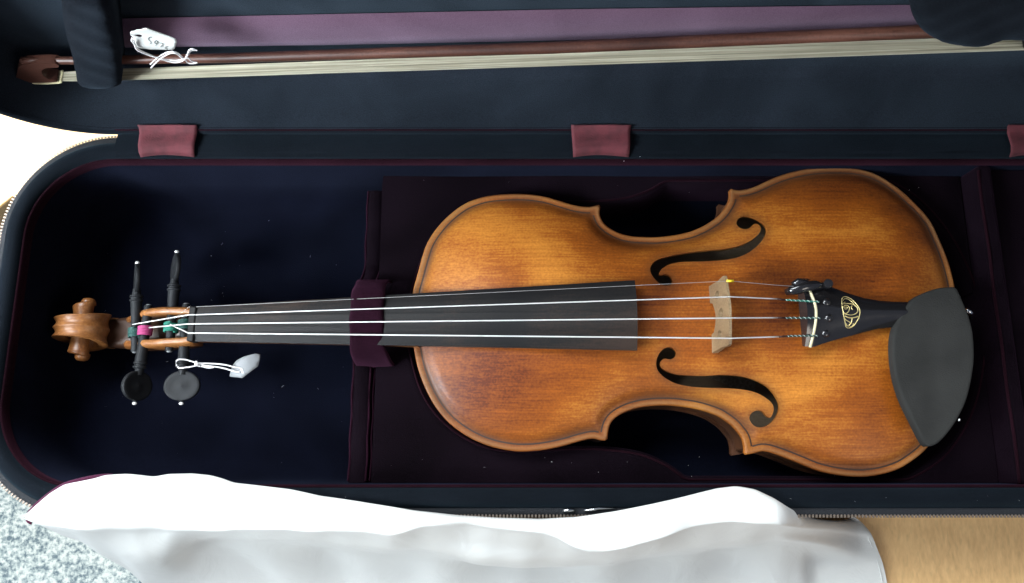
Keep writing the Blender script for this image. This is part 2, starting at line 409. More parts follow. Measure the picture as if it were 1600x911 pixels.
# zip teeth
def teeth_on(points, nrm, up, name, parent, pitch=2.15):
    """little metal teeth along a 3D polyline; nrm(i) outward"""
    V, F = [], []
    P = [Vector(p) for p in points]; acc = 0; nxt = 0
    for i in range(len(P)-1):
        a, b = P[i], P[i+1]; L = (b-a).length; t = (b-a).normalized()
        o = t.cross(up).normalized()
        while nxt <= acc+L:
            c = a+t*(nxt-acc)+o*1.1
            v = []
            for s0 in (-1, 1):
                for s1 in (-1, 1):
                    for s2 in (-1, 1): v.append(c+t*s0*.55+o*s1*1.0+up*s2*.5)
            f = [(0, 1, 3, 2), (4, 6, 7, 5), (0, 4, 5, 1), (2, 3, 7, 6), (0, 2, 6, 4), (1, 5, 7, 3)]
            k = len(V); V += v; F += [tuple(j+k for j in q) for q in f]; nxt += pitch
        acc += L
    return fixn(mesh(name, V, F, 'teeth', parent, smooth=False, kind='stuff'))
tl = [p for p in rl(0, 9.4)]
# order: start with back-left corner end, through left and front sides
tl2 = [p for p in tl if True]
i0 = max(range(len(tl2)), key=lambda i: (tl2[i][1] > 215.9)*(-abs(tl2[i][0]+235)+1e4))
seq = tl2[i0:]+tl2[:i0]
# find direction: rrect runs counter-clockwise starting front-right
stop = [i for i, p in enumerate(seq) if p[0] > 400 and p[1] < 0]
seq = seq[:stop[0]] if stop else seq
seq = [p for p in seq]
teeth_on(seq, None, Vector((0, 0, 1)), "zip_teeth", case)
# padded rim
V, F = sweep([rl(3.5, 10.7), rl(4.2, 11.5), rl(5.0, 14), rl(7, 16.3), rl(10, 17.2), rl(13, 16.6), rl(15.2, 14), rl(16, 10)])
mesh("padded_rim", V, F, 'rim', case)
V, F = sweep([rl(15.6, 12.5), rl(16.2, 13.0), rl(17, 12.2), rl(17.3, 8), rl(17.3, 5)])
mesh("piping", V, F, 'pipe', case)
# interior wall and floor
V, F = sweep([rl(16.5, 10), rl(17.5, 0), rl(18, -30), rl(20, -48), rl(26, -56), rl(38, -58), rl(55, -58)])
F.append(tuple(range(6*n, 7*n)))
mesh("inner_lining", V, F, 'lining', case)

# padding round the violin body with a shaped well
hg = [PZ(a, b, -15) for a, b in ((640, 515), (648, 560), (664, 612), (695, 655), (745, 688), (800, 700), (880, 697), (940, 697), (1000, 705), (1045, 724), (1083, 751), (1110, 753), (1160, 752), (1190, 756), (1225, 770), (1300, 767), (1365, 762), (1425, 740), (1475, 705), (1512, 645), (1530, 575), (1534, 500))]
half = [(p[0], p[1]) for p in hg]; YC = 96.0
well = half+[(x, 2*YC-y) for x, y in half[::-1]]
well = resample([tuple(p) for p in cat([np.array(p) for p in well], 6, True)], 4)
well[:, 1] = np.clip(well[:, 1], -5, 193)
well = resample([tuple(p) for p in well], 3.5)
outer = resample([(-90, -9), (311, -9), (311, 198.6), (-90, 198.6)], 8)
gx = [(x, y) for x in range(-84, 306, 12) for y in range(-2, 196, 12)]
gx = np.array([p for p in gx]); gx = gx[(~inside(gx, well)) & (dist(gx, well) > 6)]
ring = []
cw = well.mean(0)
nrm = np.roll(well, -1, 0)-np.roll(well, 1, 0); nrm /= np.linalg.norm(nrm, axis=1)[:, None]; nrm = np.stack([nrm[:, 1], -nrm[:, 0]], 1)
if inside(np.array([well[5]+nrm[5]*2]), well)[0]: nrm = -nrm
rings = []
for dd in (1.2, 3.0, 6):
    rr = well+nrm*dd; rr = rr[(dist(rr, well) > dd*.9) & (rr[:, 1] > -7) & (rr[:, 1] < 196) & (rr[:, 0] < 309) & (rr[:, 0] > -88)]; rings.append(rr)
A, T = cdt(outer, [well], np.concatenate([gx]+rings))
dw = dist(A, well)
zt = -14-2.2*np.exp(-(dw/1.6)**2)-1.2*np.exp(-((dw-5)/2)**2)*0+.8*np.sin(A[:, 0]*.05)*np.cos(A[:, 1]*.06)
V, F = shellify(A, T, zt, np.full(len(A), -57.0))
sharp(mesh("body_cradle", V, F, 'pad', case), 70)
seam = [(p[0], p[1], -14.2) for p in (well+nrm*2.2)]
seam.append(seam[0])
V, F = tube(seam, .7, 6, False); mesh("seam_piping", V, F, 'pipe', case)
# end wall right of the body and compartment beyond
bev(mesh("end_wall", *box(312, 322, -10, 199, -57, 6), 'pad', case, smooth=False), 3, 3)
V, F = tube([(312.5, y, 5.5+.4*math.sin(y*.1)) for y in range(-9, 199, 6)], .9, 8); mesh("piping", V, F, 'pipe', case)
mesh("compartment_lid", *box(324, 446, -9, 198, -20, -2), 'pad', case, smooth=False)
# neck cradle: low velvet wall across the case
V, F = [], []
def cradle_z(y): return -16-16*math.exp(-((y-95)/17)**4)-26*sst((y-112)/30)
prof = [(-105, -57), (-105, 0), (-103.5, 1.8), (-99, 2.6), (-94.5, 1.8), (-93, 0), (-93, -57)]
ys = list(np.linspace(-9, 199, 60))
for y in ys:
    for (px_, dz) in prof: V.append((px_+.35*math.sin(y*.3), y, (cradle_z(y)+dz) if dz > -50 else -57))
m_ = len(prof)
for i in range(len(ys)-1):
    for k in range(m_-1): F.append((i*m_+k, i*m_+k+1, (i+1)*m_+k+1, (i+1)*m_+k))
fixn(mesh("neck_cradle", V, F, 'pad', case))
for xo, r in ((-104.6, .8), (-93.6, .8), (-91.2, .5)):
    V, F = tube([(xo+.3*math.sin(y*.23), y, cradle_z(y)+(.9 if xo < -92 else -1)) for y in np.linspace(-8, 198, 70)], r, 6)
    mesh("piping", V, F, 'wine', case)
# neck strap
def strap():
    V, F = [], []; nx, ny = 14, 44
    pts = [(63.5, -46), (64.5, -30), (65.5, -16), (67.5, -6), (70, 1), (73.5, 6.5), (79, 10.3), (86, 13.2), (95, 14.4), (104, 13.6), (111, 10.5), (116, 5), (120, 0), (123, -10), (125, -30)]
    path = cat([np.array(p, float) for p in pts], 4)
    for i, (y, z) in enumerate(path):
        fl = interp(y, [63, 67, 76, 125], [13.6, 12.2, 11.0, 10.4]); cx = interp(y, [63, 67, 75, 125], [-89, -90.6, -91.8, -92])
        for k in range(nx+1):
            u = k/nx*2-1
            V.append((cx+u*fl+.3*math.sin(y*.35+u*2), y, z+1.5*(1-abs(u)**6)+.25*math.sin(y*.6+u*3)))
    m = nx+1
    for i in range(len(path)-1):
        for k in range(nx): F.append((i*m+k, i*m+k+1, (i+1)*m+k+1, (i+1)*m+k))
    o = fixn(mesh("neck_strap", V, F, 'wine', case)); s = o.modifiers.new("thick", 'SOLIDIFY'); s.thickness = .0016; s.offset = -1
    return o
strap()

# ---------------- lid (stands on the hinge side, opening towards the viewer)
LY, LZ0, LZ1 = 219.0, 13.0, 258.0
def ll(inset, w, bz=0):
    P = rrect(CX0, CX1, LZ0, LZ1, CR, 20, inset)
    return [(p[0], LY+w, p[1]) for p in P]
V, F = sweep([ll(0, 1), ll(-1, 6), ll(-2, 30), ll(0, 46), ll(6, 56), ll(30, 60)])
F.append(tuple(range(5*n, 6*n)))
lid = fixn(mesh("lid", V, F, 'shell', case))
V, F = sweep([ll(0, 1), ll(0, -.8), ll(1.2, -2), ll(3.5, -2.6), ll(5, -1.5), ll(6, 1)])
fixn(mesh("lid_rim", V, F, 'rim', lid))
V, F = sweep([ll(5.8, -1), ll(6, 6), ll(6.6, 19), ll(6.4, 21), ll(6.6, 33), ll(8, 39), ll(13, 42), ll(26, 43), ll(60, 43)])
F.append(tuple(range(8*n, 9*n)))
fixn(mesh("lid_lining", V, F, 'lidvelvet', lid))
V, F = tube([(x, LY-.8, LZ0+5.8) for x in range(-262, 400, 8)], .55, 6); mesh("lid_seam", V, F, 'pipe', lid)
lt = [Vector(p) for p in ll(-.2, 0)]
i0 = [i for i, p in enumerate(lt) if p.z < LZ0+.4 and p.x > -262][-1:]
def lidteeth():
    P = ll(-.2, 0); seqs = [p for p in P if p[0] < -262 and p[2] < 200]
    seqs = sorted(seqs, key=lambda p: math.atan2(p[2]-85, p[0]+200) % (2*math.pi), reverse=True)
    seqs = seqs[::-1]
    return teeth_on(seqs, None, Vector((0, -1, 0)), "zip_teeth", lid)
lidteeth()
# hinge strip between lid and base, with red ribbon tabs
V, F = [], []
hx = list(range(-262, 420, 11))
for x in hx:
    for (y, z) in ((200.5, 15.5), (206, 17.6), (212, 16.6), (216.5, 15.4), (219.6, 17.2)): V.append((x, y, z+.15*math.sin(x*.1)))
for i in range(len(hx)-1):
    for k in range(4): F.append((i*5+k, (i+1)*5+k, (i+1)*5+k+1, i*5+k+1))
fixn(mesh("hinge_strip", V, F, 'rim', case))
for (xa, xb, ya) in ((216, 308, 243), (892, 986, 242), (1574, 1650, 236)):
    V, F = [], []; nx = 16; pr = [(200.6, 15.6), (203, 18.2), (207, 19.4), (212, 18.6), (216, 18.0), (219.8, 19.6), (220.8, 21.5)]
    for i in range(nx+1):
        u = i/nx
        for j, (y, z) in enumerate(pr):
            v = j/(len(pr)-1)
            xl, xr = PZ(xa, 225, 18)[0], PZ(xb, 225, 18)[0]
            xx = xl+(xr-xl)*u+(.5-u)*3*(1-v)
            yy = y+(1.6*math.sin(math.pi*u) if j < 2 else 0)
            V.append((xx, yy, z+.5*math.sin(u*7+v*3)*.5))
    m = len(pr)
    for i in range(nx):
        for j in range(m-1): F.append((i*m+j, (i+1)*m+j, (i+1)*m+j+1, i*m+j+1))
    o = fixn(mesh("ribbon_tab", V, F, 'ribbon', case)); s = o.modifiers.new("t", 'SOLIDIFY'); s.thickness = .0008
# purple strip on the lid panel (runs a little uphill)
PYL = LY+42
V, F = [], []; cols = np.linspace(168, 1440, 40)
for px in cols:
    yt = interp(px, [168, 500, 900, 1440], [33, 26, 18, 11]); yb = interp(px, [168, 500, 900, 1440], [78, 74, 66, 48])
    a = PY(px, yt, PYL-2); b = PY(px, yb, PYL-2)
    for v in np.linspace(0, 1, 7):
        V.append((a[0]+(b[0]-a[0])*v, PYL-.5-2.5*math.sin(math.pi*v)**.5, a[2]+(b[2]-a[2])*v))
for i in range(39):
    for k in range(6): F.append((i*7+k, (i+1)*7+k, (i+1)*7+k+1, i*7+k+1))
fixn(mesh("padded_strip", V, F, 'purple', lid))
# bow holder flap at left, frog pocket at right
def blob(name, poly, Y, depth, mat, parent, back):
    P = resample([tuple(p) for p in cat([np.array(p, float) for p in poly], 6, True)], 3)
    lo, hi = P.min(0), P.max(0)
    g = np.array([(x, z) for x in np.arange(lo[0]+2, hi[0], 3) for z in np.arange(lo[1]+2, hi[1], 3)])
    g = g[inside(g, P) & (dist(g, P) > 1.2)]
    A, T = cdt(P, [], g); d = dist(A, P)
    t = depth*np.clip(1-np.exp(-d/3.2), 0, 1)+.5*np.sin(A[:, 0]*.3)*np.cos(A[:, 1]*.22)*np.clip(d/4, 0, 1)
    V, F = shellify(A, T, t, np.zeros(len(A)))
    V = [(v[0], Y-v[2] if i < len(A) else back, v[1]) for i, v in enumerate(V)]
    return fixn(mesh(name, V, F, mat, parent))
fl = [PY(a, b, 238)[::2] for a, b in ((100, -8), (140, -10), (165, 0), (176, 40), (184, 80), (189, 118), (186, 133), (150, 138), (124, 132), (118, 112), (112, 84), (104, 55), (98, 20))]
blob("bow_flap", fl, 238, 3.5, 'flap', lid, PYL+.4)
fp = [PY(a, b, 231)[::2] for a, b in ((1418, -30), (1421, 5), (1428, 28), (1442, 47), (1462, 60), (1490, 68), (1520, 70), (1548, 66), (1568, 60), (1600, 59), (1680, 62), (1760, 20), (1750, -40), (1600, -60), (1480, -55))]
blob("frog_pocket", fp, 231, 5, 'flap', lid, PYL+.4)
# little white stitched turn button seen on flap and specks of lint on the velvet
V, F = [], []
for (px, py, z) in ((262, 268, -57), (680, 405, -56), (700, 353, -14), (712, 340, -14), (555, 570, -17), (420, 345, -57), (980, 722, -14), (935, 738, -14), (745, 768, -14), (150, 345, -57), (660, 718, -14), (1526, 365, -14), (1000, 245, 17), (975, 252, 17), (440, 723, -57), (130, 690, -57), (330, 400, -57), (862, 722, -14)):
    p = Vector(PZ(px, py, z+.6)); s = random.uniform(.13, .3)
    v, f = tube([p-Vector((s, 0, 0)), p+Vector((s*.3, s*.6, .1)), p+Vector((s, s*.2, 0))], s*.55, 5); V, F = join((V, F), (v, f))
for k in range(70):
    if k < 40: p = Vector((random.uniform(-300, -112), random.uniform(5, 185), -57.4)); 
    elif k < 58: p = Vector((random.uniform(-85, 305), random.choice([random.uniform(-6, 8), random.uniform(186, 196)]), -13.2))
    else: p = Vector((random.uniform(-255, 320), random.uniform(-20, -16), 18.0))
    s = random.uniform(.06, .15); an = random.uniform(0, 6.28); L2 = random.choice([.5, 1, 1, 4])*s*1.6; dv = Vector((math.cos(an), math.sin(an), .1))
    v, f = tube([p-dv*L2, p+Vector((0, 0, .1)), p+dv*L2], s*.5, 5); V, F = join((V, F), (v, f))
mesh("lint", V, F, 'cotton', case, kind='stuff')
# zip slider left on the front rim, catching the light
zs = [PZ(a, b, 11.6) for a, b in ((879, 796), (893, 797.2), (912, 796), (928, 796.5), (934, 794), (945, 796.5), (962, 794.2))]
V, F = join(box(zs[0][0], zs[1][0]+1.5, zs[1][1]-1.0, zs[1][1]+1.0, 11.2, 13.4), tube([(zs[2][0], zs[2][1]-.3, 12.8), (zs[3][0], zs[3][1]+.2, 13.2), (zs[4][0], zs[4][1], 13.2), (zs[6][0], zs[6][1], 12.6)], [.9, .8, .9, .25], 8))
mesh("zip_slider", V, F, 'nickel', case)

# ============================================================ VIOLIN
vio = root("violin", (110, 97, -54), "old amber brown violin lying face up in the open case", "violin")
up_a = [(644.5, 500), (644.5, 475), (645, 454), (650.4, 434), (658.8, 403.7), (667, 379.7), (681.7, 356.8), (702.6, 334.8), (727.6, 317), (756.8, 306.7), (786, 303), (819.4, 302.5), (848.6, 306), (875.7, 313.5), (896, 319.5), (915.4, 322.6), (926, 321.4), (936.5, 319)]
up_b = [(938.5, 321.5), (937.2, 332.8), (941, 344), (949, 353), (963.7, 361.9), (978, 366.6), (993.7, 369), (1031, 369.6), (1068.7, 364), (1090, 357), (1106, 348.7), (1120, 339), (1130, 328), (1138, 315), (1140.5, 305), (1140, 296)]
up_c = [(1142.5, 294), (1156, 296.5), (1178, 291.6), (1209.5, 277.5), (1237.7, 268.2), (1269, 262.5), (1303, 260.7), (1337.8, 262.5), (1369, 271.3), (1400, 290), (1428.5, 315), (1453.6, 343.3), (1469, 374.5), (1481.7, 405.8), (1489.6, 434), (1494, 460), (1496.5, 500)]
lo_c = [(1496.5, 500), (1497, 540), (1494, 580), (1488, 615), (1478, 650), (1464, 681), (1447, 702.5), (1431.7, 716), (1406.6, 732), (1378.5, 741.3), (1347, 745.3), (1312.8, 742.8), (1278, 735), (1247, 722.5), (1215.8, 710.5), (1194, 705), (1178, 708.5), (1166, 710.5)]
lo_b = [(1163.5, 708.5), (1163.7, 698.7), (1160, 683.7), (1153, 674), (1145, 665), (1133, 656), (1118.7, 648), (1088.7, 638.7), (1051, 633.5), (1017.5, 634), (991, 638.7), (968.7, 648), (956, 659), (951, 672), (949.5, 686)]
lo_a = [(947, 688), (938.7, 688), (927.5, 685), (908.7, 688.6), (875, 698), (837.5, 704.4), (800, 704.4), (758.7, 695), (721, 676), (691, 650), (668.7, 616), (653.7, 578.7), (647, 548), (645, 530), (644.5, 500)]
OUT = []
for seg in (up_a, up_b, up_c, lo_c, lo_b, lo_a):
    w = [np.array(PZ(a, b, 0)[:2]) for a, b in seg]
    s = cat(w, 8); OUT += [tuple(p) for p in (s[:-1] if np.allclose(s[-1], PZ(*({0: 0}.get(0) or (644.5, 500)), 0)[:2]) else s)]
OUT = [p for i, p in enumerate(OUT) if i == 0 or math.hypot(p[0]-OUT[i-1][0], p[1]-OUT[i-1][1]) > .3]
OUT = resample(OUT, 1.8)
if OUT is not None:
    area2 = np.sum(OUT[:, 0]*np.roll(OUT[:, 1], -1)-np.roll(OUT[:, 0], -1)*OUT[:, 1])
    if area2 < 0: OUT = OUT[::-1].copy()
def norms(P):
    t = np.roll(P, -1, 0)-np.roll(P, 1, 0); t /= np.linalg.norm(t, axis=1)[:, None]; return np.stack([t[:, 1], -t[:, 0]], 1)
ON = norms(OUT)  # outward for ccw
# arching from a screened membrane solve
H_ = 3.0; x0g, y0g = OUT.min(0)-6; nxg = int((OUT[:, 0].max()-x0g)/H_)+4; nyg = int((OUT[:, 1].max()-y0g)/H_)+4
G = np.array([[(x0g+i*H_, y0g+j*H_) for j in range(nyg)] for i in range(nxg)]).reshape(-1, 2)
msk = inside(G, OUT).reshape(nxg, nyg); q = np.zeros((nxg, nyg)); kk = (H_/26)**2
for it in range(700):
    s = np.zeros_like(q); s[1:-1, 1:-1] = q[2:, 1:-1]+q[:-2, 1:-1]+q[1:-1, 2:]+q[1:-1, :-2]
    q = np.where(msk, (s+kk)/(4+kk), 0)
def arch(P):
    P = np.asarray(P); u = np.clip((P[:, 0]-x0g)/H_, 0, nxg-1.01); v = np.clip((P[:, 1]-y0g)/H_, 0, nyg-1.01)
    i = u.astype(int); j = v.astype(int); a = u-i; b = v-j
    return q[i, j]*(1-a)*(1-b)+q[i+1, j]*a*(1-b)+q[i, j+1]*(1-a)*b+q[i+1, j+1]*a*b
def plate_z(P, top=15.5):
    d = dist(P, OUT); a = arch(P); z = top*np.clip(a/.86, 0, 1.1)**1.55*np.clip((d-1.5)/9, 0, 1)**.8
    z -= .85*np.exp(-((d-5.6)/2.6)**2)
    z -= .9*np.clip(1-d/1.3, 0, 1)**2
    return z, d
def f_loop(pts, ox, oy, sc):
    w = [np.array(PZ(ox+a/sc, oy+b/sc, 9.0)[:2]) for a, b in pts]
    return resample([tuple(p) for p in cat(w, 5, True)], 1.0)
fU = f_loop([(205, 835), (150, 785), (112, 720), (105, 660), (140, 600), (210, 555), (330, 520), (450, 495), (600, 475), (750, 462), (900, 455), (1030, 430), (1130, 390), (1205, 335), (1250, 280), (1255, 225), (1215, 190), (1180, 205), (1150, 235), (1100, 247), (1045, 220), (1022, 170), (1050, 120), (1110, 95), (1180, 108), (1260, 158), (1312, 230), (1315, 290), (1280, 360), (1220, 430), (1130, 500), (1030, 550), (900, 578), (780, 587), (620, 592), (480, 590), (380, 600), (290, 628), (225, 672), (200, 715), (215, 738), (260, 728), (310, 745), (332, 790), (322, 835), (265, 855)], 1000, 320, 6.667)
fL = f_loop([(180, 188), (225, 196), (265, 172), (280, 130), (250, 95), (205, 82), (150, 100), (110, 150), (92, 210), (95, 265), (125, 318), (180, 362), (260, 405), (360, 432), (480, 450), (620, 458), (760, 462), (900, 475), (1010, 497), (1100, 537), (1170, 587), (1207, 635), (1212, 685), (1190, 742), (1152, 722), (1110, 680), (1060, 673), (1015, 698), (1001, 745), (1030, 798), (1080, 830), (1140, 827), (1200, 795), (1247, 730), (1266, 650), (1247, 580), (1200, 510), (1140, 450), (1050, 400), (950, 365), (840, 345), (700, 338), (560, 345), (400, 340), (280, 328), (190, 298), (140, 262), (132, 225), (152, 195)], 1010, 530, 6.074)
gp = []
for i, x in enumerate(np.arange(OUT[:, 0].min(), OUT[:, 0].max(), 2.6)):
    for y in np.arange(OUT[:, 1].min(), OUT[:, 1].max(), 2.6): gp.append((x, y+(i % 2)*1.3))
gp = np.array(gp); gp = gp[inside(gp, OUT)]; dg = dist(gp, OUT); gp = gp[dg > 8.2]
for h in (fU, fL): gp = gp[~inside(gp, h) & (dist(gp, h) > 1.1)]
exr = []
for dd in (.35, .8, 1.4, 2.2, 3.3, 4.5, 5.8, 7.2):
    rr = OUT[::(1 if dd < 3 else 1)]-ON*dd; rr = rr[(dist(rr, OUT) > dd*.96)]; exr.append(rr)
A, T = cdt(OUT, [fU, fL], np.concatenate([gp]+exr))
zt, dA = plate_z(A)
wob = .5+.5*np.sin(A[:, 0]*.09+A[:, 1]*.05)*np.sin(A[:, 0]*.043-A[:, 1]*.11)
lowr = 1+.9*np.clip((A[:, 0]-100)/120, 0, 1)*np.clip((A[:, 1]-60)/90, 0, 1)
grime = np.clip(.5*np.exp(-((dA-5.5)/2.2)**2)*(.6+.6*wob)+.26*np.exp(-(dA/13)**2)*(.5+.6*wob)*lowr+.12*lowr*np.exp(-(dA/30)**2), 0, .8)
fh = np.minimum(dist(A, fU), dist(A, fL)); grime = np.clip(grime+.38*np.exp(-(fh/3.5)**2), 0, .85)
worn = np.clip(1.15-np.abs(dA-1.6)/1.6, 0, 1)*.75*(.5+.5*wob)
V, F = shellify(A, T, zt, zt-3.2)
top = mesh("top_plate", V, F, 'spruce', vio, attrs={"grime": list(grime)+list(grime), "worn": list(worn)+list(worn)})
sharp(top, 60)
# purfling
def ringpts(dd):
    P = OUT-ON*dd; dk = dist(P, OUT); return P, dk > dd*.9
pa, ka = ringpts(3.9); pb, kb = ringpts(4.9)
za = plate_z(pa)[0]+.07; zb = plate_z(pb)[0]+.07
V = [(p[0], p[1], z) for p, z in zip(pa, za)]+[(p[0], p[1], z) for p, z in zip(pb, zb)]
N_ = len(pa); F = [(i, (i+1) % N_, N_+(i+1) % N_, N_+i) for i in range(N_) if ka[i] and kb[i] and ka[(i+1) % N_] and kb[(i+1) % N_]]
M['purfling'] = plain("purfling", (.035, .017, .01), .5)
fixn(mesh("purfling", V, F, 'purfling', vio))
# ribs and back
RB = OUT-ON*2.6; RB = RB[dist(RB, OUT) > 2.3]; RB = resample([tuple(p) for p in RB], 2.5)
V, F = sweep([[(p[0], p[1], z) for p in RB] for z in (-2.6, -12, -24, -33.5)]); M['rib'] = plain('rib_varnish_shade', (.07, .024, .008), .55, coat=.15, var=.3, vscale=60)  # rib and back varnish with their shade put into the colour
fixn(mesh("ribs", V, F, 'rib', vio))
A, T = cdt(OUT, [], gp[::3]); zk = -33.3+0*A[:, 0]; ar = arch(A); V, F = shellify(A, T, zk-13*np.clip(ar, 0, 1)**1.5*1+0, zk-3.5-13*np.clip(ar, 0, 1)**1.5)
sharp(mesh("back_plate", V, F, 'rib', vio), 50)
A, T = cdt(resample([tuple(p) for p in (OUT-ON*4.5)[dist(OUT-ON*4.5, OUT) > 4.2]], 3), [], gp[::4][dist(gp[::4], OUT) > 8]); ar = arch(A); zk = -31.0+0*A[:, 0]
V, F = shellify(A, T, zk-11*np.clip(ar, 0, 1)**1.5, zk-11*np.clip(ar, 0, 1)**1.5-.6); mesh('inner_wood', V, F, 'bare', vio)
# paper label inside, seen through the lower f hole
lb = [PZ(1052, 560, -40), PZ(1178, 560, -40), PZ(1178, 625, -40), PZ(1052, 625, -40)]
mesh("paper_label", [(p[0], p[1], -37) for p in lb]+[(p[0], p[1], -37.3) for p in lb], [(0, 1, 2, 3), (7, 6, 5, 4), (0, 4, 5, 1), (1, 5, 6, 2), (2, 6, 7, 3), (3, 7, 4, 0)], 'gut', vio, smooth=False)

# fingerboard
NUTX, FBX = PZ(305, 505, 0)[0], PZ(996, 491, 30)[0]
def fbz(x): return 0.5+(x-NUTX)/(FBX-NUTX)*29.5       # crown height
def fby(x):                                            # centre and half width
    a0, a1 = PZ(305, 479, 0)[1], PZ(305, 533, 0)[1]; b0, b1 = PZ(995, 436, 27)[1], PZ(996, 546.5, 27)[1]
    t = (x-NUTX)/(FBX-NUTX); hi = a0+(b0-a0)*t; lo = a1+(b1-a1)*t; return (hi+lo)/2, (hi-lo)/2
V, F = [], []; xs = np.linspace(NUTX+.2, FBX, 40); K = 16
for x in xs:
    c, w = fby(x)
    ring_ = []
    for k in range(K+1):
        u = k/K*2-1; ring_.append((x, c+u*w, fbz(x)-(w*w*u*u)/(2*42)))
    e = fbz(x)-(w*w)/(84)
    ring_ += [(x, c+w-.6, e-5.5), (x, c-w+.6, e-5.5)]
    V += ring_
m = K+3
for i in range(len(xs)-1):
    for k in range(m): F.append((i*m+k, i*m+(k+1) % m, (i+1)*m+(k+1) % m, (i+1)*m+k))
F += [tuple(range(m)), tuple((len(xs)-1)*m+k for k in range(m))[::-1]]
fb = sharp(fixn(mesh("fingerboard", V, F, 'ebony', vio)), 40)
c, w = fby(NUTX)
V, F = box(NUTX-4.5, NUTX, c-w, c+w, -9, 1.0); bev(mesh("nut", V, F, 'ebony', vio, smooth=False), .8)
# neck
V, F = [], []; xs = np.linspace(NUTX-3, -60, 26)
for x in xs:
    c, w = fby(x); w -= .5; zt_ = fbz(x)-(w*w)/84-5.2; dp = interp(x, [NUTX-3, NUTX+30, -95, -75, -60], [15, 13, 15, 22, 30])
    for k in range(13):
        a = math.pi*k/12; V.append((x, c+w*math.cos(a), zt_-dp*math.sin(a)**.8))
for i in range(len(xs)-1):
    for k in range(12): F.append((i*13+k, i*13+k+1, (i+1)*13+k+1, (i+1)*13+k))
fixn(mesh("neck", V, F, 'maple', vio))
# pegbox: two cheeks and floor
PXL = -266.0
def pb_top(x): return interp(x, [PXL, -258, -246, -232, -215, NUTX-4], [-31, -24, -14, -8.5, -6.5, -6])
def pb_bot(x): return interp(x, [PXL, -240, NUTX-4], [-42, -34, -24])
def pb_w(x): return interp(x, [PXL, -250, -235, -215, NUTX-4], [11.0, 13.2, 13.6, 12.9, 11.8])
YN = fby(NUTX)[0]; YP = lambda x: YN
for s in (1, -1):
    V, F = [], []; xs = np.linspace(PXL, NUTX-3, 26)
    for x in xs:
        wo = pb_w(x); wi = wo-5.2; t, b = pb_top(x), pb_bot(x)
        for (yy, zz) in ((wi, b), (wi, t-1.2), (wi+.7, t-.3), ((wo+wi)/2, t+.2), (wo-1, t-.8), (wo, t-3), (wo+.3, (t+b)/2), (wo-.6, b)):
            V.append((x, YN+s*yy, zz))
    for i in range(len(xs)-1):
        for k in range(8): F.append((i*8+k, i*8+(k+1) % 8, (i+1)*8+(k+1) % 8, (i+1)*8+k))
    F += [tuple(range(8)), tuple((len(xs)-1)*8+k for k in range(8))[::-1]]
    fixn(mesh("pegbox_cheek", V, F, 'maple', vio))
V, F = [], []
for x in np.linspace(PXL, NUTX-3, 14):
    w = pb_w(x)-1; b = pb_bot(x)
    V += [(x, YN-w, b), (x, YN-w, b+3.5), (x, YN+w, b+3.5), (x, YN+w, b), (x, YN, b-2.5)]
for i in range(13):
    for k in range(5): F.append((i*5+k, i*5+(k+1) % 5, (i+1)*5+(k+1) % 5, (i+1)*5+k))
fixn(mesh("pegbox_floor", V, F, 'maple_shade', vio))
# scroll: fluted spiral growing wider towards the eyes
def scroll():
    cx, cz = -290.0, -25.0; V, F = [], []; NS = 96; turns = 1.95; Y0 = YN+.6
    prof_u = [-1, -.94, -.8, -.6, -.4, -.2, -.07, 0, .07, .2, .4, .6, .8, .94, 1]
    for i in range(NS+1):
        t = i/NS; th = R_(-52)-t*turns*2*math.pi
        r = interp(t, [0, .1, .25, .45, .7, 1], [22, 20.5, 19.5, 15.5, 10, 3.6])
        hw = interp(t, [0, .12, .22, .33, .45, .55, .75, 1], [11, 8.2, 6.6, 7.8, 11, 13, 17, 20.5])
        th_r = interp(t, [0, .3, .6, 1], [9, 7.5, 5.5, 3.4])
        sec = []
        for u in prof_u:
            fl = -2.1*math.sin(math.pi*min(1, abs(u)/.94))**1.3*(1-.6*t)
            rr = r+fl-(1.0 if abs(u) > .99 else 0)
            sec.append((rr, u*hw))
        sec += [(r-th_r*.5, hw*.97), (r-th_r, hw*.9), (r-th_r, -hw*.9), (r-th_r*.5, -hw*.97)]
        for rr, y in sec: V.append((cx+rr*math.cos(th), Y0+y, cz+rr*math.sin(th)))
    m = len(prof_u)+4
    for i in range(NS):
        for k in range(m): F.append((i*m+k, i*m+(k+1) % m, (i+1)*m+(k+1) % m, (i+1)*m+k))
    F += [tuple(range(m)), tuple(NS*m+k for k in range(m))[::-1]]
    a = sharp(fixn(mesh("scroll", V, F, 'maple', vio)), 75)
    for s in (1, -1):
        V, F = lathe((cx, Y0+s*17, cz), (0, s, 0), [(0, 5), (2.5, 4.6), (4.0, 3.6), (4.6, 1.8), (4.8, 0)], 18)
        mesh("scroll_eye", V, F, 'maple', a)
    # throat block joining scroll and pegbox
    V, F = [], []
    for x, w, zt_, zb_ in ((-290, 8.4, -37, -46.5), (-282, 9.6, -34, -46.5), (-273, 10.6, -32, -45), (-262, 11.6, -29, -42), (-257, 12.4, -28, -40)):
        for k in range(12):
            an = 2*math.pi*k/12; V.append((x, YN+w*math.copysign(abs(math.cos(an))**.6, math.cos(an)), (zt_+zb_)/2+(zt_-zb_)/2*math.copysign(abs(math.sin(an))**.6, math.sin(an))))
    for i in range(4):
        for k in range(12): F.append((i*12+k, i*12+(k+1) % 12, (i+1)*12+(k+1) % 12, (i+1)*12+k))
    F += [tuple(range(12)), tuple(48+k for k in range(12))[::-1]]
    fixn(mesh("throat", V, F, 'maple_shade', vio))
scroll()
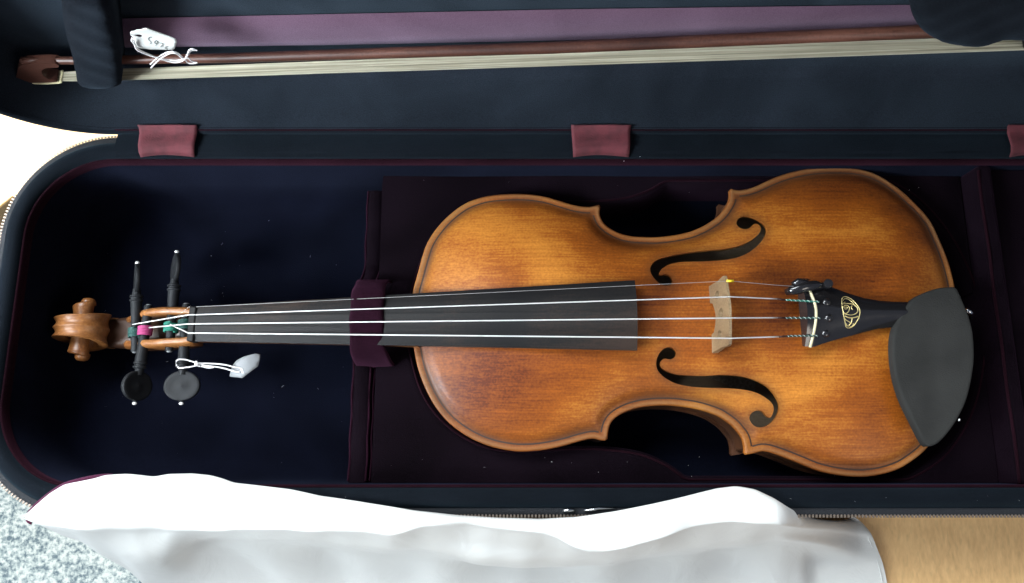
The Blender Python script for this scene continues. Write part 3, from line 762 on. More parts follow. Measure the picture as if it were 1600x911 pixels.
# pegs: (side, axis px x, z, head px, pip px, head rotation, winding material)
pegs = [(1, (213, 268), -19, (209, 436), (222, 407.5), 62, 'dark_green', (0, 0)),
        (1, (268, 0), -15, (273, 419), (275.5, 388.5), 58, 'green_silk', (0, 0)),
        (-1, (228, 0), -18, (211, 603), (220, 628.5), 66, 'magenta', (0, 0)),
        (-1, (290, 0), -14, (287.5, 603), (286.5, 631.5), 3, 'dark_green', (0, 0))]
def peg(side, axx, z, hpx, ppx, rot, wind):
    a = Vector(PZ(axx, 505, z)); a.y = YN
    h = Vector(PZ(*hpx, z)); pp = Vector(PZ(*ppx, z))
    ax = Vector((h.x-a.x, h.y-a.y, 0)).normalized(); ax = (ax*.55+Vector((0, side, 0))*.45).normalized()
    dist_h = abs(h.y-a.y)/abs(ax.y)
    p0 = a-ax*16.2
    V, F = lathe(p0, ax, [(0, 1.2), (.6, 2.4), (1.2, 2.7), (16, 3.0), (26, 3.3), (dist_h+16.2-16, 3.7), (dist_h+16.2-15.6, 4.3), (dist_h+16.2-14.6, 4.4), (dist_h+2.0, 3.6), (dist_h+3, 3.6), (dist_h+3.4, 4.4), (dist_h+4.4, 4.3), (dist_h+5, 2.9), (dist_h+9, 2.5)], 20)
    o = sharp(mesh("peg", V, F, 'peg', vio), 30)
    # thumb piece: dished oval plate
    c = a+ax*dist_h; yaw = math.atan2(ax.x, ax.y)
    side_v = Vector((ax.y, -ax.x, 0)); upv = Vector((0, 0, 1))
    e = side_v*math.cos(R_(rot))+upv*math.sin(R_(rot)); nrm_ = ax.cross(e)
    V, F = [], []; K = 28; RR = [0, .35, .65, .85, .97, 1.0]
    for sgn in (1, -1):
        for rr in RR:
            for k in range(K):
                an = 2*math.pi*k/K; th = (1.9-1.1*math.sin(math.pi*min(1, rr))*.8 if rr < .9 else 2.0-(rr-.9)*9)
                V.append(c+e*(11.6*rr*math.cos(an))+ax*(9.8*rr*math.sin(an))+nrm_*sgn*max(.4, th))
    for g in range(2):
        o0 = g*len(RR)*K
        for i in range(len(RR)-1):
            for k in range(K): F.append((o0+i*K+k, o0+i*K+(k+1) % K, o0+(i+1)*K+(k+1) % K, o0+(i+1)*K+k))
    o0 = (len(RR)-1)*K; o1 = o0+len(RR)*K
    for k in range(K): F.append((o0+k, o0+(k+1) % K, o1+(k+1) % K, o1+k))
    fixn(mesh("peg_head", V, F, 'peg', o))
    tip = c+ax*9.4
    V, F = lathe(tip, ax, [(0, 1.5), (.6, 1.7), (1.2, .8)], 14); mesh("peg_collar", V, F, 'peg', o)
    V, F = lathe(tip+ax*1.0, ax, [(0, .5), (.4, 1.2), (1.1, 1.6), (1.8, 1.2), (2.2, .4)], 14); mesh("pearl_pip", V, F, 'pearl', o)
    V, F = lathe(p0-ax*.3, ax, [(0, .2), (.1, 1.6), (.5, 1.9), (.9, 1.9)], 12); mesh("peg_end", V, F, 'vellum', o)
    return o, a, ax
PEG = []
for s, axx, z, h, pp, rot, wd, _ in pegs:
    o, a, ax = peg(s, axx[0], z, h, pp, rot, wd)
    off = {0: -3, 1: 0, 2: -1.5, 3: 2}[len(PEG)]
    # silk windings as a helix
    pts = []
    cpos = a+ax*(off if s > 0 else -off)
    for i in range(0, 96):
        an = i/16*2*math.pi; u = ax.orthogonal().normalized(); w_ = ax.cross(u)
        pts.append(cpos+ax*(i/96*6.4-3.2)+(u*math.cos(an)+w_*math.sin(an))*4.3)
    V, F = tube(pts, .62, 6); mesh("string_winding", V, F, wd, o); PEG.append((a, ax, cpos))

# bridge
BX = PZ(1141, 480, 47)[0]-.6
BYh, BYl = PZ(1140, 438.5, 44.6)[1], PZ(1140, 529, 45.5)[1]
SB = [PZ(1140, 439, 44.8), PZ(1141, 463.8, 47.8), PZ(1141, 497, 48.2), PZ(1141, 528.7, 46)]   # E A D G on the bridge
bz0 = float(plate_z(np.array([[BX, YC]]))[0][0])
YB = (SB[0][1]+SB[3][1])/2
def bridge():
    top_ = [(YB+21, 43.4), (SB[0][1], SB[0][2]-.2), (SB[1][1], SB[1][2]-.2), (YB, 48.9), (SB[2][1], SB[2][2]-.2), (SB[3][1], SB[3][2]-.2), (YB-21, 44.4)]
    tp = [tuple(p) for p in cat([np.array(p, float) for p in top_], 5)]
    def fz(y): return float(plate_z(np.array([[BX, y]]))[0][0])+.1
    L = [(YB+21.4, 41), (YB+21.0, 36), (YB+20.6, 31), (YB+20.8, 27), (YB+21.0, 23.5), (YB+21.2, 20), (YB+21, 18), (YB+21.5, fz(YB+20.7)), (YB+10, fz(YB+10)), (YB+9.5, fz(YB+10)+3)]
    R2 = [(2*YB-y, z if i < 7 else z) for i, (y, z) in enumerate(L)]
    R2[-2] = (2*YB-L[-2][0], fz(YB-10)); R2[-3] = (2*YB-L[-3][0], fz(YB-20.7)); R2[-1] = (2*YB-L[-1][0], fz(YB-10)+3)
    archp = [(YB+9.5-i*19/10, 18.5+5.0*math.sin(math.pi*i/10)) for i in range(11)]
    outl = tp[::-1]+L+archp+R2[::-1]
    outl = outl[:0]+[p for p in tp]+R2+[p for p in archp[::-1]]+L[::-1]
    P = resample(outl, 1.0)
    heart = resample([(YB+math.sin(a)*3.1*(1-.2*math.cos(a)), 33.5-math.cos(a)*4.0) for a in np.linspace(0, 2*math.pi, 24, endpoint=False)], .9)
    def kid(s): return resample([(YB+s*(12.4+2.6*math.cos(a)), 28.8+3.6*math.sin(a)) for a in np.linspace(0, 2*math.pi, 20, endpoint=False)], .9)
    holes = [heart, kid(1), kid(-1)]
    g = np.array([(y, z) for y in np.arange(P[:, 0].min(), P[:, 0].max(), 2) for z in np.arange(12, 50, 2)])
    g = g[inside(g, P) & (dist(g, P) > .8)]
    for h in holes: g = g[~inside(g, h) & (dist(g, h) > .6)]
    A, T = cdt(P, holes, g)
    V, F = shellify(A, T, np.ones(len(A)), np.zeros(len(A))); nA = len(A); V2 = []
    for i, v in enumerate(V):
        z = v[1]; th = 3.7-2.2*min(1, max(0, (z-15)/33)); V2.append((BX+(.8-th if i < nA else .8), v[0], z))
    return bev(sharp(fixn(mesh("bridge", V2, F, 'bridge', vio)), 40), .25, 2)
br = bridge()
V, F = tube([(SB[0][0]-1.8, SB[0][1], SB[0][2]+.15), (SB[0][0]+2.4, SB[0][1], SB[0][2]+.05)], .75, 10); mesh("string_guard", V, F, 'yellow', br)

# tailpiece
t_top = [(1246.5, 435.5), (1260, 436), (1285, 442), (1305, 449.5), (1330, 457.7), (1354.6, 464), (1379, 467.5), (1404, 468.5), (1432, 468)]
t_bot = [(1257, 541.5), (1270.6, 542.2), (1288.8, 536), (1315, 527.9), (1335, 523), (1354.6, 517), (1379, 511), (1404, 508), (1432, 508)]
def tz(x): return interp(x, [170, 180, 230, 262], [35.5, 35, 27, 21])     # crown of the tailpiece
ta = np.array([PZ(a, b, 27)[:2] for a, b in t_top]); tb = np.array([PZ(a, b, 27)[:2] for a, b in t_bot])
TX0 = (ta[0][0]+tb[0][0])/2
def tp_edges(x): return interp(x, ta[:, 0], ta[:, 1]), interp(x, tb[:, 0], tb[:, 1])
def tp_surf(x, y):
    hi, lo = tp_edges(x); c = (hi+lo)/2+1.0; w = max(hi-c, c-lo); u = abs(y-c)/w
    return tz(x)-7.5*min(1.2, u)**1.7*interp(x, [178, 215, 262], [1, .95, .75])
V, F = [], []; NX, NU = 48, 20
for i in range(NX+1):
    t = i/NX
    a = np.array([interp(t, np.linspace(0, 1, len(ta)), ta[:, 0]), interp(t, np.linspace(0, 1, len(ta)), ta[:, 1])])
    b = np.array([interp(t, np.linspace(0, 1, len(tb)), tb[:, 0]), interp(t, np.linspace(0, 1, len(tb)), tb[:, 1])])
    for k in range(NU+1):
        u = k/NU; x, y = a+(b-a)*u; V.append((x+(.9*math.sin(math.pi*u) if i == 0 else 0), y, tp_surf(x, y)))
    V.append((b[0], b[1]+.8, tp_surf(*b)-4)); V.append((a[0], a[1]-.8, tp_surf(*a)-4))
m = NU+3
for i in range(NX):
    for k in range(m): F.append((i*m+k, i*m+(k+1) % m, (i+1)*m+(k+1) % m, (i+1)*m+k))
F += [tuple(range(m)), tuple(NX*m+k for k in range(m))[::-1]]
tail = sharp(fixn(mesh("tailpiece", V, F, 'plastic', vio)), 50)
# ivory fret across the tailpiece
pf = cat([np.array(PZ(a, b, 31)[:2]) for a, b in ((1260, 436.8), (1263.5, 450), (1267.6, 464.3), (1271, 476), (1272.6, 486), (1273.2, 497), (1272.8, 510), (1271.5, 524), (1269.8, 541.2))], 6)
V, F = tube([(p[0]-.3, p[1], tp_surf(p[0], p[1])+.35) for p in pf], [.85]*len(pf), 8); mesh("tailpiece_fret", V, F, 'ivory', tail)
# gold monogram
def gstroke(pts, r=.24):
    W_ = cat([np.array(PZ(1190+a/6.075, 410+b/6.075, 30)[:2]) for a, b in pts], 6)
    return tube([(p[0], p[1], tp_surf(p[0], p[1])+.1) for p in W_], r, 6)
mono = [
    ([(757, 400), (765, 350), (790, 322), (830, 322), (875, 350), (915, 405), (935, 460), (930, 520), (910, 565), (885, 600), (845, 615), (815, 605), (795, 565), (775, 510), (762, 455), (757, 405), (790, 392), (830, 390)], .27),
    ([(775, 360), (800, 340), (835, 345), (872, 380), (895, 420)], .2),
    ([(775, 382), (795, 378)], .17),
    ([(830, 392), (870, 395), (905, 420), (915, 455), (895, 485), (850, 500), (800, 495), (775, 485)], .27),
    ([(770, 430), (785, 410), (815, 412), (830, 440), (815, 475), (790, 488), (772, 478)], .26),
    ([(778, 432), (800, 425), (808, 437), (795, 446), (780, 442)], .2),
    ([(862, 410), (850, 422), (852, 440), (860, 450)], .24),
    ([(790, 512), (830, 525), (880, 522), (922, 510)], .36),
    ([(780, 525), (800, 545), (835, 560), (860, 572)], .24),
    ([(860, 525), (862, 550), (858, 575), (842, 592)], .27),
    ([(812, 578), (822, 596), (840, 598), (852, 585)], .24),
    ([(880, 572), (886, 585), (872, 600), (855, 605)], .24)]
V, F = join(*[gstroke(p, r) for p, r in mono]); mesh("gold_monogram", V, F, 'gold', tail)
# fine tuner at the E string
def tp(a, b, z): return Vector(PZ(1190+a/6.075, 410+b/6.075, z))
k0 = tp(625, 205, 34)
V, F = lathe(k0-Vector((0, 0, 6)), (0, 0, 1), [(0, 1.2), (5, 1.2), (5.1, 2.4), (5.6, 2.9), (7.6, 3.0), (8.2, 2.6), (8.4, 1.0)], 20)
tn = sharp(mesh("fine_tuner", V, F, 'plastic', tail), 40)
lv = [tp(230, 285, 31.5), tp(290, 265, 34), tp(400, 232, 35), tp(500, 215, 34), tp(610, 220, 30)]
V, F = tube(lv, [1.9, 3.4, 3.7, 3.3, 2.2], 12)
mesh("tuner_lever", V, F, 'plastic', tn)
V, F = tube([tp(285, 205, 34.5), tp(345, 185, 35.5), tp(400, 190, 35.5), tp(520, 215, 34)], [1.2, 2.4, 2.2, 1.5], 10); mesh("tuner_hook", V, F, 'plastic', tn)
# ball ends
for a, b in ((622, 530), (612, 668), (600, 385)):
    p = tp(a, b, 30); p.z = tp_surf(p.x, p.y)
    V, F = lathe(p-Vector((0, 0, .6)), (0, 0, 1), [(0, 2.6), (.9, 2.5), (1.6, 1.8), (1.9, .4)], 16); mesh("string_ball", V, F, 'plastic', tail)

# strings: peg -> nut -> bridge -> tailpiece
yn = [478.7, 491.7, 506, 520.3]; rads = [.15, .40, .44, .46]
tails = [((1212, 445.5), None, (1243, 447.5)), ((1214, 467), (1227, 468.6), (1280, 471.8)), ((1214.5, 496.5), (1227, 496.8), (1282, 497)), ((1216.5, 526.3), (1230, 525.3), (1281, 523.3))]
pegi = [3, 0, 2, 1]
names = ['E', 'A', 'D', 'G']
pegfor = {0: 3, 1: 0, 2: 2, 3: 1}
endp = {0: (272, 498, -8), 1: (207, 507, -14), 2: (233, 512, -13), 3: (266, 507, -10)}
for i in range(4):
    nut = Vector(PZ(305, yn[i], 1.6)); c, w = fby(NUTX)
    nut.z = 1.6-((nut.y-c)**2)/84; bp = Vector(SB[i]); bp.z += rads[i]*.3
    pe = Vector(PZ(endp[i][0], endp[i][1], endp[i][2]))
    mat = 'string_e' if i == 0 else 'string'
    a, b, e = tails[i]
    def tpt(p, dz=.9):
        v = Vector(PZ(*p, 34)); return v
    pa_ = Vector(PZ(*a, 38.5 if i else 40)); pe_ = Vector(PZ(*e, 34)); pe_.z = tp_surf(pe_.x, pe_.y)+.9
    if i == 0: pe_ = Vector(PZ(*e, 36.6))
    main = [pe, nut+Vector((-4.5, 0, -.2)), nut, bp, pa_] if i else [pe, nut+Vector((-4.5, 0, -.2)), nut, bp, pa_, pe_]
    # densify so that bends stay crisp
    pts = []
    for k in range(len(main)-1):
        for j in range(8): pts.append(main[k].lerp(main[k+1], j/8))
    pts.append(main[-1])
    V, F = tube(pts, rads[i], 8); st = mesh("string", V, F, mat, vio)
    if i:
        pb_ = Vector(PZ(*b, 36.5))
        V, F = tube([pa_, pb_], .62, 8); mesh("string_wrap", V, F, 'darkwrap', st)
        base = tube([pb_.lerp(pe_, j/10) for j in range(11)], .52, 8); V, F = base; mesh("silk_end", V, F, 'green_silk' if i == 1 else 'dark_green', st)
        hp = []; dv = (pe_-pb_); u = dv.normalized().orthogonal().normalized(); w_ = dv.normalized().cross(u)
        for j in range(161):
            an = j/160*2*math.pi*7.5; hp.append(pb_+dv*(j/160)+(u*math.cos(an)+w_*math.sin(an))*.48)
        V, F = tube(hp, .17, 5); mesh("silk_thread", V, F, 'white_silk', st)

# chin rest
cr_px = [(1486, 448.2), (1463.7, 450.7), (1435, 461.8), (1416, 479.4), (1403, 500), (1396.5, 522), (1395, 545), (1397, 572), (1402.5, 600), (1413, 630), (1428.5, 661.5), (1441, 686), (1449, 697), (1457, 697), (1468, 691), (1482, 676), (1497, 654), (1510, 627), (1518, 596), (1522.5, 565), (1522.6, 541), (1520, 515), (1514, 493), (1506, 473), (1498, 455), (1494, 449)]
P = resample([tuple(p) for p in cat([np.array(PZ(a, b, 24)[:2]) for a, b in cr_px], 5, True)], 2.2)
g = np.array([(x, y) for x in np.arange(P[:, 0].min(), P[:, 0].max(), 3) for y in np.arange(P[:, 1].min(), P[:, 1].max(), 3)])
Pn = norms(P)
if inside(np.array([P[3]+Pn[3]*2]), P)[0]: Pn = -Pn
rg = [P-Pn*d_ for d_ in (.4, .9, 1.6, 2.6)]
g = g[inside(g, P) & (dist(g, P) > 3.4)]
A, T = cdt(P, [], np.concatenate([g]+[r[dist(r, P) > .3] for r in rg]))
d = dist(A, P)
zc = 24-.9*np.clip(1-d/1.4, 0, 1)**2-1.6*np.clip(d/26, 0, 1)**2*np.clip((110-A[:, 1])/60, 0, 1)
V, F = shellify(A, T, zc, np.full(len(A), 0.0)+zc-5.5)
chin = sharp(fixn(mesh("chin_rest", V, F, 'chin', vio)), 60)
for yy in (66, 92):
    x = 282; V, F = join(tube([(x, yy, 19), (x+1, yy, 5), (x, yy, -10), (x, yy, -36)], 1.6, 10), tube([(x, yy, -8), (x, yy, -24)], 3.0, 12)); mesh("clamp_barrel", V, F, 'nickel', chin)
V, F = tube([Vector(PZ(1510, 484, 18)), Vector(PZ(1518, 489, 16)), Vector(PZ(1515, 496, 10))], 1.3, 8); mesh("clamp_hook", V, F, 'nickel', chin)
p = Vector(PZ(1497.5, 655.5, 22)); V, F = lathe(p, (1, -.5, .3), [(0, .6), (.5, .9), (1, .3)], 10); mesh("clamp_pin", V, F, 'pearl', chin)
V, F = lathe((284, YC, -17), (1, 0, 0), [(0, 4), (3, 4.4), (4, 6.5), (7, 7), (11, 6.4), (14, 4.5), (15, 1)], 18); mesh("end_button", V, F, 'ebony', vio)
V, F = join(tube([(258, YC+5, 20), (275, YC+5, 12), (286, YC+4, 3), (290, YC+2, -15)], 1, 8), tube([(258, YC-5, 20), (275, YC-5, 12), (286, YC-4, 3), (290, YC-2, -15)], 1, 8)); mesh("tail_gut", V, F, 'darkwrap', vio)

# ============================================================ BOW (held in the lid)
HY = 246.0
h0 = Vector(PY(86, 120, HY)); h1 = Vector(PY(1300, 76.5, HY)); dirb = (h1-h0).normalized()
bow = root("violin_bow", tuple(h0), "brown violin bow with pale horsehair held in the raised lid of the case", "bow")
xd = Vector((dirb.x, 0, dirb.z)).normalized(); up = Vector((-xd.z, 0, xd.x))
def bp_(s, h, y=0): return h0+xd*s+up*h+Vector((0, y, 0))
# hair ribbon: many strands slightly uneven
V, F = [], []; NSX, NH = 60, 26
for i in range(NSX+1):
    s = 640*i/NSX
    wd = interp(s, [0, 25, 640], [6.0, 8.2, 9.6])
    for k in range(NH+1):
        u = k/NH-.5; V.append(bp_(s, .28*math.sin(k*2.3+s*.004)+.2*(k % 2)-.1, u*wd))
for i in range(NSX):
    for k in range(NH): F.append((i*(NH+1)+k, (i+1)*(NH+1)+k, (i+1)*(NH+1)+k+1, i*(NH+1)+k+1))
o = fixn(mesh("horsehair", V, F, 'hair', bow)); sm = o.modifiers.new("t", 'SOLIDIFY'); sm.thickness = .0006
# stick (slight camber)
pts, rr = [], []
for i in range(70):
    s = -8+(650*i/69); hgt = interp(s, [-8, 5, 30, 120, 320, 520, 650], [20.5, 20, 18, 14.5, 12.5, 15, 18.5]); pts.append(bp_(s, hgt, .5)); rr.append(interp(s, [-8, 30, 300, 650], [2.5, 2.7, 3.6, 4.2]))
V, F = tube(pts, rr, 8)
mesh("stick", V, F, 'stick', bow)
# head: profile in the bow plane, thickness across
hp = [(14, 17.4), (6, 17.0), (1, 14), (-1.5, 9), (-1, 4), (3, 1.2), (-6, .4), (-16, 1.2), (-22, 4.5), (-20, 8), (-15, 14), (-10, 19.5), (-2, 22), (14, 21.8)]
P = resample([tuple(p) for p in cat([np.array(p, float) for p in hp], 5, True)], 1.2)
A, T = cdt(P, [], [])
V, F = shellify(A, T, np.full(len(A), 4.0), np.full(len(A), -4.0))
V = [bp_(v[0], v[1], -v[2]*interp(v[1], [0, 22], [1.05, .75])) for v in V]
bev(sharp(fixn(mesh("bow_head", V, F, 'stick', bow)), 40), .6, 2)
V, F = [], []
for s, h in ((-24, 6.0), (-22, 3.6), (-16, .6), (-8, -.5), (2, -.3), (5, .6)):
    for y in (-4.4, 4.4):
        V.append(bp_(s, h, y)); V.append(bp_(s, h-.9, y))
for i in range(5):
    a = i*4
    F += [(a, a+4, a+6, a+2), (a+1, a+3, a+7, a+5), (a, a+1, a+5, a+4), (a+2, a+6, a+7, a+3)]
F += [(0, 2, 3, 1), (20, 21, 23, 22)]
fixn(mesh("tip_plate", V, F, 'ivory', bow, smooth=False))
# frog (behind the pocket)
V, F = box(-22, 22, -5.5, 5.5, 0, 13); V = [bp_(618+v[0], v[2]+1, v[1]) for v in V]; bev(mesh("frog", V, F, 'ebony', bow, smooth=False), 1.5)

# ============================================================ TAGS
def ribbon_string(pts, r, name, parent, twist=True):
    c = [Vector(tuple(p)) for p in cat([np.array(tuple(p), float) for p in pts], 10)]
    V, F = tube(c, r, 7); return mesh(name, V, F, 'cotton', parent)
def T2(a, b, Y=236): return PY(190+a/10.12, 30+b/10.12, Y)
tag = root("price_tag", T2(500, 500), "white paper price tag with pencilled figures lying against the bow", "price tag")
tg = [(160, 195), (205, 195), (240, 165), (310, 160), (345, 135), (400, 132), (470, 165), (700, 265), (855, 325), (878, 365), (835, 470), (800, 500), (640, 498), (480, 498), (330, 480), (270, 450), (215, 420), (180, 350), (170, 285), (135, 262), (133, 225)]
P = resample([T2(a, b)[::2] for a, b in tg], 1.0)
hc = np.array(T2(278, 275)[::2]); hole = np.array([(hc[0]+1.7*math.cos(a), hc[1]+1.3*math.sin(a)) for a in np.linspace(0, 2*math.pi, 14, endpoint=False)])
g = np.array([(x, z) for x in np.arange(P[:, 0].min(), P[:, 0].max(), 1.6) for z in np.arange(P[:, 1].min(), P[:, 1].max(), 1.6)])
g = g[inside(g, P) & (dist(g, P) > .7) & ~inside(g, hole) & (dist(g, hole) > .5)]
A, T = cdt(P, [hole], g)
ax0 = np.array(T2(330, 480)[::2]); ax1 = np.array(T2(800, 505)[::2]); ad_ = (ax1-ax0)/np.linalg.norm(ax1-ax0); an_ = np.array([-ad_[1], ad_[0]])
def curl(x, z):
    h = (np.array([x, z])-ax0)@an_; return 236+.5*math.exp(-(max(h, -2)/3.0)**2)-.5*math.sin(h*.3)
V, F = shellify(A, T, np.zeros(len(A)), np.ones(len(A)))
V = [(v[0], curl(v[0], v[1])+(0 if i < len(A) else .3), v[1]) for i, v in enumerate(V)]
fixn(mesh("tag_card", V, F, 'paper', tag))
def pen(pts):
    w = cat([np.array(T2(a, b)[::2]) for a, b in pts], 5)
    return tube([(p[0], curl(p[0], p[1])-.3, p[1]) for p in w], .16, 5)
dig = [[(480, 290), (440, 290), (420, 320), (455, 345), (462, 365), (440, 378)],
       [(568, 345), (540, 335), (520, 355), (535, 372), (562, 362), (570, 345), (562, 370), (535, 398)],
       [(600, 365), (640, 370), (655, 378), (635, 400), (612, 420)],
       [(740, 415), (700, 418), (690, 440), (722, 452), (728, 472), (700, 478)]]
V, F = join(*[pen(p) for p in dig]); mesh("pencilled_price", V, F, 'pencil', tag)
ST = [[(175, 290), (158, 340), (200, 400), (240, 480), (330, 530), (450, 575), (580, 615), (700, 655), (840, 685), (960, 660), (1010, 620)],
      [(190, 330), (215, 400), (260, 470), (350, 520), (470, 570), (600, 620), (720, 640), (850, 655), (950, 640), (1005, 615)],
      [(455, 715), (520, 650), (610, 580), (720, 525), (830, 515), (900, 545), (960, 600), (1000, 625)],
      [(465, 770), (530, 700), (620, 620), (720, 560), (800, 535), (880, 555), (940, 605), (1000, 640)],
      [(1005, 620), (1040, 560), (1070, 490), (1120, 468), (1180, 490)],
      [(1010, 625), (1055, 560), (1100, 500), (1150, 490), (1195, 495)],
      [(1010, 610), (1060, 620), (1110, 665), (1190, 688)],
      [(1000, 640), (1050, 690), (1120, 700), (1195, 690)]]
for i, s in enumerate(ST):
    ribbon_string([T2(a, b, 234+(i % 3)*.9) for a, b in s], .40, "tag_string", tag)

def T3(a, b, z): return PZ(260+a/7.594, 530+b/7.594, z)
tag2 = root("small_tag", T3(900, 350, -12), "small translucent tag tied to a tuning peg with white string", "tag")
tg = [(745, 440), (755, 380), (790, 300), (840, 250), (930, 210), (1060, 170), (1108, 180), (1105, 230), (1085, 320), (1000, 390), (940, 440), (905, 465), (850, 455), (800, 450)]
P = resample([T3(a, b, -8)[:2] for a, b in tg], 1.0)
g = np.array([(x, y) for x in np.arange(P[:, 0].min(), P[:, 0].max(), 2) for y in np.arange(P[:, 1].min(), P[:, 1].max(), 2)]); g = g[inside(g, P) & (dist(g, P) > .7)]
A, T = cdt(P, [], g); zz = -9+2.5*np.sin((A[:, 0]-A[:, 0].min())*.16)
V, F = shellify(A, T, zz, zz-.3); mesh("tag_card", V, F, 'vellum', tag2)
for s in ([(150, 238), (240, 245), (340, 275), (400, 285), (560, 290), (700, 305), (800, 330), (880, 345), (905, 400)],
          [(150, 342), (260, 333), (345, 315), (400, 300), (470, 315), (600, 330), (700, 350), (800, 380), (870, 392)],
          [(340, 275), (350, 310), (430, 325), (500, 340), (560, 335)], [(890, 340), (905, 365), (915, 405)]):
    ribbon_string([T3(a, b, -7+.8*math.sin(a*.01)) for a, b in s], .48, "tag_string", tag2)
V, F = tube([Vector(T3(150, 238, -7)), Vector(T3(120, 255, -12)), Vector(T3(118, 310, -16)), Vector(T3(150, 342, -7))], .48, 7); mesh("tag_string", V, F, 'cotton', tag2)
V, F = tube([Vector(T3(350, 270, -6)), Vector(T3(365, 290, -4.8)), Vector(T3(370, 312, -6))], 1.0, 8); mesh("knot", V, F, 'cotton', tag2)

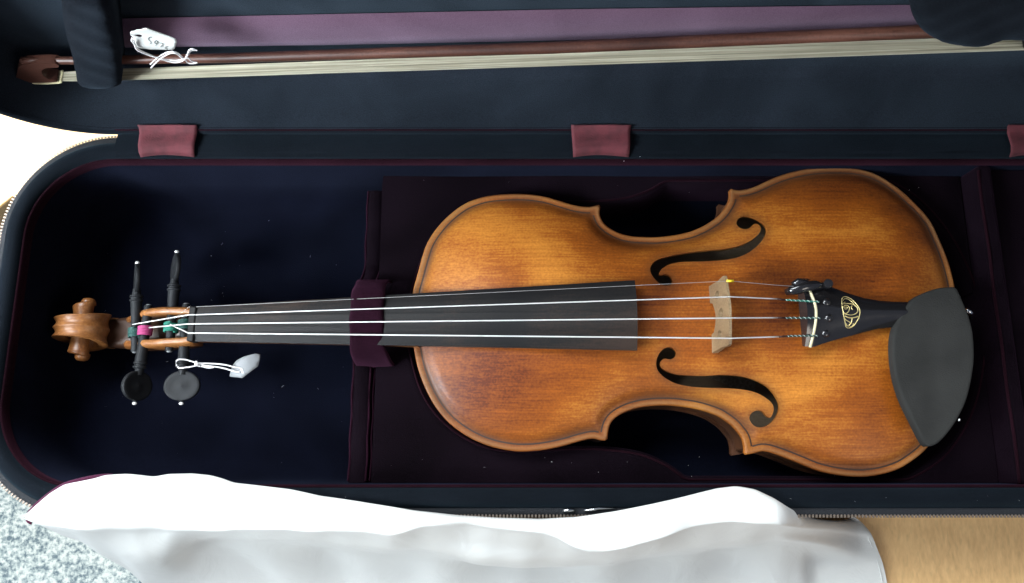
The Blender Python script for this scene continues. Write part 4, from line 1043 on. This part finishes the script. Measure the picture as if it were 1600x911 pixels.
# ============================================================ WHITE SATIN CLOTH over the front rim
ctop = [(38, 806), (48, 797), (60, 786), (78, 771), (100, 758), (130, 752), (150, 748), (165, 743), (200, 741), (222, 743), (241, 746), (262, 742), (300, 741), (330, 744), (350, 749), (366, 755), (400, 759), (450, 765), (500, 775), (560, 783), (600, 790), (650, 798), (720, 805), (780, 809), (840, 811), (900, 808), (960, 800), (1020, 788), (1080, 773), (1120, 763), (1150, 760), (1180, 765), (1210, 779), (1240, 798), (1262, 810), (1290, 815), (1320, 816), (1347, 816)]
cx_ = [p[0] for p in ctop]; cy_ = [p[1] for p in ctop]
def col_z(px, v): return None
NXc, NV = 190, 44
def lerpn(px, xs, ys): return sum(w_*interp(px+d_, xs, ys) for d_, w_ in ((-32, .12), (-18, .2), (0, .36), (18, .2), (32, .12)))
V, F = [], []
for i in range(NXc+1):
    px = 38+(1347-38)*i/NXc
    yt = interp(px, cx_, cy_)
    yb1 = max(yt+7, lerpn(px, [38, 80, 115, 180, 262, 356, 450, 520, 564, 612, 650, 725, 800, 849, 920, 1000, 1090, 1150, 1200, 1260, 1347], [812, 822, 826, 826, 824, 829, 825, 830, 830, 841, 823, 823, 833, 829, 868, 848, 822, 816, 818, 828, 838]))
    yb2 = max(yb1+6, lerpn(px, [38, 115, 187, 262, 400, 500, 605, 657, 725, 837, 950, 1100, 1200, 1280, 1347], [820, 840, 852, 836, 842, 848, 857, 855, 872, 883, 876, 853, 842, 848, 858]))
    zdrop = sst((px-1215)/110)           # right end slides off the rim on to the desk
    ztop = 21-82*zdrop
    rows = [(yt+3, ztop-7), (yt-.0, ztop-2.5), (yt+1.5, ztop+.8), (yt+(yb1-yt)*.4, ztop+2.6), (yb1-3, ztop+2.0), (yb1+2, ztop-1.5), ((yb1+yb2)/2, ztop-(13*(1-zdrop)+2)), (yb2, ztop-(24*(1-zdrop)+3)), (yb2+6, ztop-(44*(1-zdrop)+4))]
    tz_ = max(TZ+3, -1000)
    hang = -68.0 if px > 420 else interp(px, [38, 160, 420], [-46, -150, -68-0])
    if px < 130: hang = interp(px, [38, 130], [10, -60])
    pts = [np.array(PZ(px, y, z)) for y, z in rows]
    # free hanging part: continues down and outward to the desk (left part hangs clear of the desk)
    last = pts[-1]; xr = interp(px, [38, 100, 230, 500, 900, 1250, 1347], [34, 42, 60, 20, 0, 14, 26])
    endz = interp(px, [38, 60, 110, 230, 1347], [15, 2, -22, -66, -68])
    w1 = 7*math.sin(px*.021)+4*math.sin(px*.047+1)
    if zdrop < .02 or True:
        e = np.array([last[0]+xr*.35, -62-w1*.6, min(last[2]-1, last[2]*.4+endz*.6)]); f_ = np.array([last[0]+xr*.8, -96-w1, min(last[2]-2, endz)]); h_ = np.array([last[0]+xr, -190-w1*1.5, min(last[2]-3, endz-1)])
        if zdrop > .3:
            e[2] = f_[2] = -67.5; h_[2] = -68.5
        pts += [e, f_, h_]
    def edge(path, zs):
        t_ = np.linspace(0, 1, len(pts)); s_ = np.linspace(0, 1, len(path))
        return [np.array(PZ(interp(t, s_, [p[0] for p in path]), interp(t, s_, [p[1] for p in path]), interp(t, s_, zs))) for t in t_]
    if px < 360:
        kx = [38, 60, 80, 100, 125, 150, 178, 235, 360]
        E = np.array(PZ(interp(px, kx, [42, 68, 98, 128, 160, 200, 236, 290, 385]), interp(px, kx, [811, 824, 838, 846, 868, 889, 922, 940, 945]), interp(px, kx, [14, 8, -2, -12, -24, -40, -60, -68, -68])))
        w = 1-sst((px-200)/150); nn = len(pts)
        for k in range(5, nn):
            u = (k-4)/(nn-5); u2 = u**1.15
            q_ = pts[4]*(1-u2)+E*u2+np.array([0, 0, 2.5*math.sin(math.pi*u)*sst((px-50)/80)])
            q_ += np.array([0, 0, 2.2*math.sin(u*9+px*.018)*sst((px-70)/90)*math.sin(math.pi*u)])
            pts[k] = q_*w+pts[k]*(1-w)
    if px > 1235:
        w = ((px-1235)/112)**1.5; E = edge([(1330, 806), (1345, 814), (1353, 823), (1361, 834), (1367, 848), (1373, 863), (1381, 885), (1387, 915), (1390, 940)], [-66, -66, -65.5, -65, -65, -65.5, -66, -67, -68])
        pts = [p*(1-w)+e*w for p, e in zip(pts, E)]
    cc = cat(pts, 4)
    for j, p in enumerate(cc):
        s = j/len(cc)
        nz = (.9*math.sin(px*.035+s*9)+.7*math.sin(px*.013-s*14+1.3)+.35*math.sin(px*.09+s*5))*(.3+.9*math.sin(math.pi*min(1, s*1.2)))
        if p[2] > -66: V.append((p[0], p[1]-nz*.5*s*2, p[2]+nz*.8))
        else: V.append((p[0], p[1], p[2]+abs(nz)*.6))
mcl = len(cc)
for i in range(NXc):
    for k in range(mcl-1): F.append((i*mcl+k, (i+1)*mcl+k, (i+1)*mcl+k+1, i*mcl+k+1))
HEM = V[NXc*mcl:(NXc+1)*mcl]
cloth_root = root("satin_cloth", (-50, -60, TZ), "white satin cloth draped over the front rim of the violin case", "cloth")
o = fixn(mesh("satin_face", V, F, 'satin', cloth_root)); s = o.modifiers.new("sub", 'SUBSURF'); s.levels = 1; s.render_levels = 1
# burgundy backing peeping out along the left tip
bk = [(40, 812), (41, 802), (48, 792), (62, 779), (80, 765), (100, 753), (128, 745), (155, 740), (175, 739)]
bi = [(46, 815), (48, 804), (56, 794), (68, 783), (84, 772), (104, 760), (130, 753), (155, 749), (178, 746)]
bk = [(a, b+1) for a, b in bk]; bi = [(a+2, b+5) for a, b in bi]
V, F = [], []
ka_, kb_ = cat([np.array(PZ(*p, 17.2)) for p in bk], 5), cat([np.array(PZ(*p, 19.6)) for p in bi], 5)
for a, b in zip(ka_, kb_):
    mid = (a+b)/2+np.array([0, 0, 1.2]); V += [tuple(a-np.array([0, 0, 1.5])), tuple(a), tuple(mid), tuple(b)]
for i in range(len(ka_)-1):
    for k in range(3): F.append((i*4+k, (i+1)*4+k, (i+1)*4+k+1, i*4+k+1))
M['backing'] = velvet("burgundy_backing", (.07, .014, .035), .2, (1, .5, .8))
o = fixn(mesh("velvet_backing", V, F, 'backing', cloth_root)); s = o.modifiers.new("t", 'SOLIDIFY'); s.thickness = .001
hemp = [Vector(V_)+Vector((-3.2, 0, .25)) for V_ in HEM]
V, F = tube(hemp[8:-1], .45, 6, False); mesh("hem", V, F, 'satin', cloth_root)
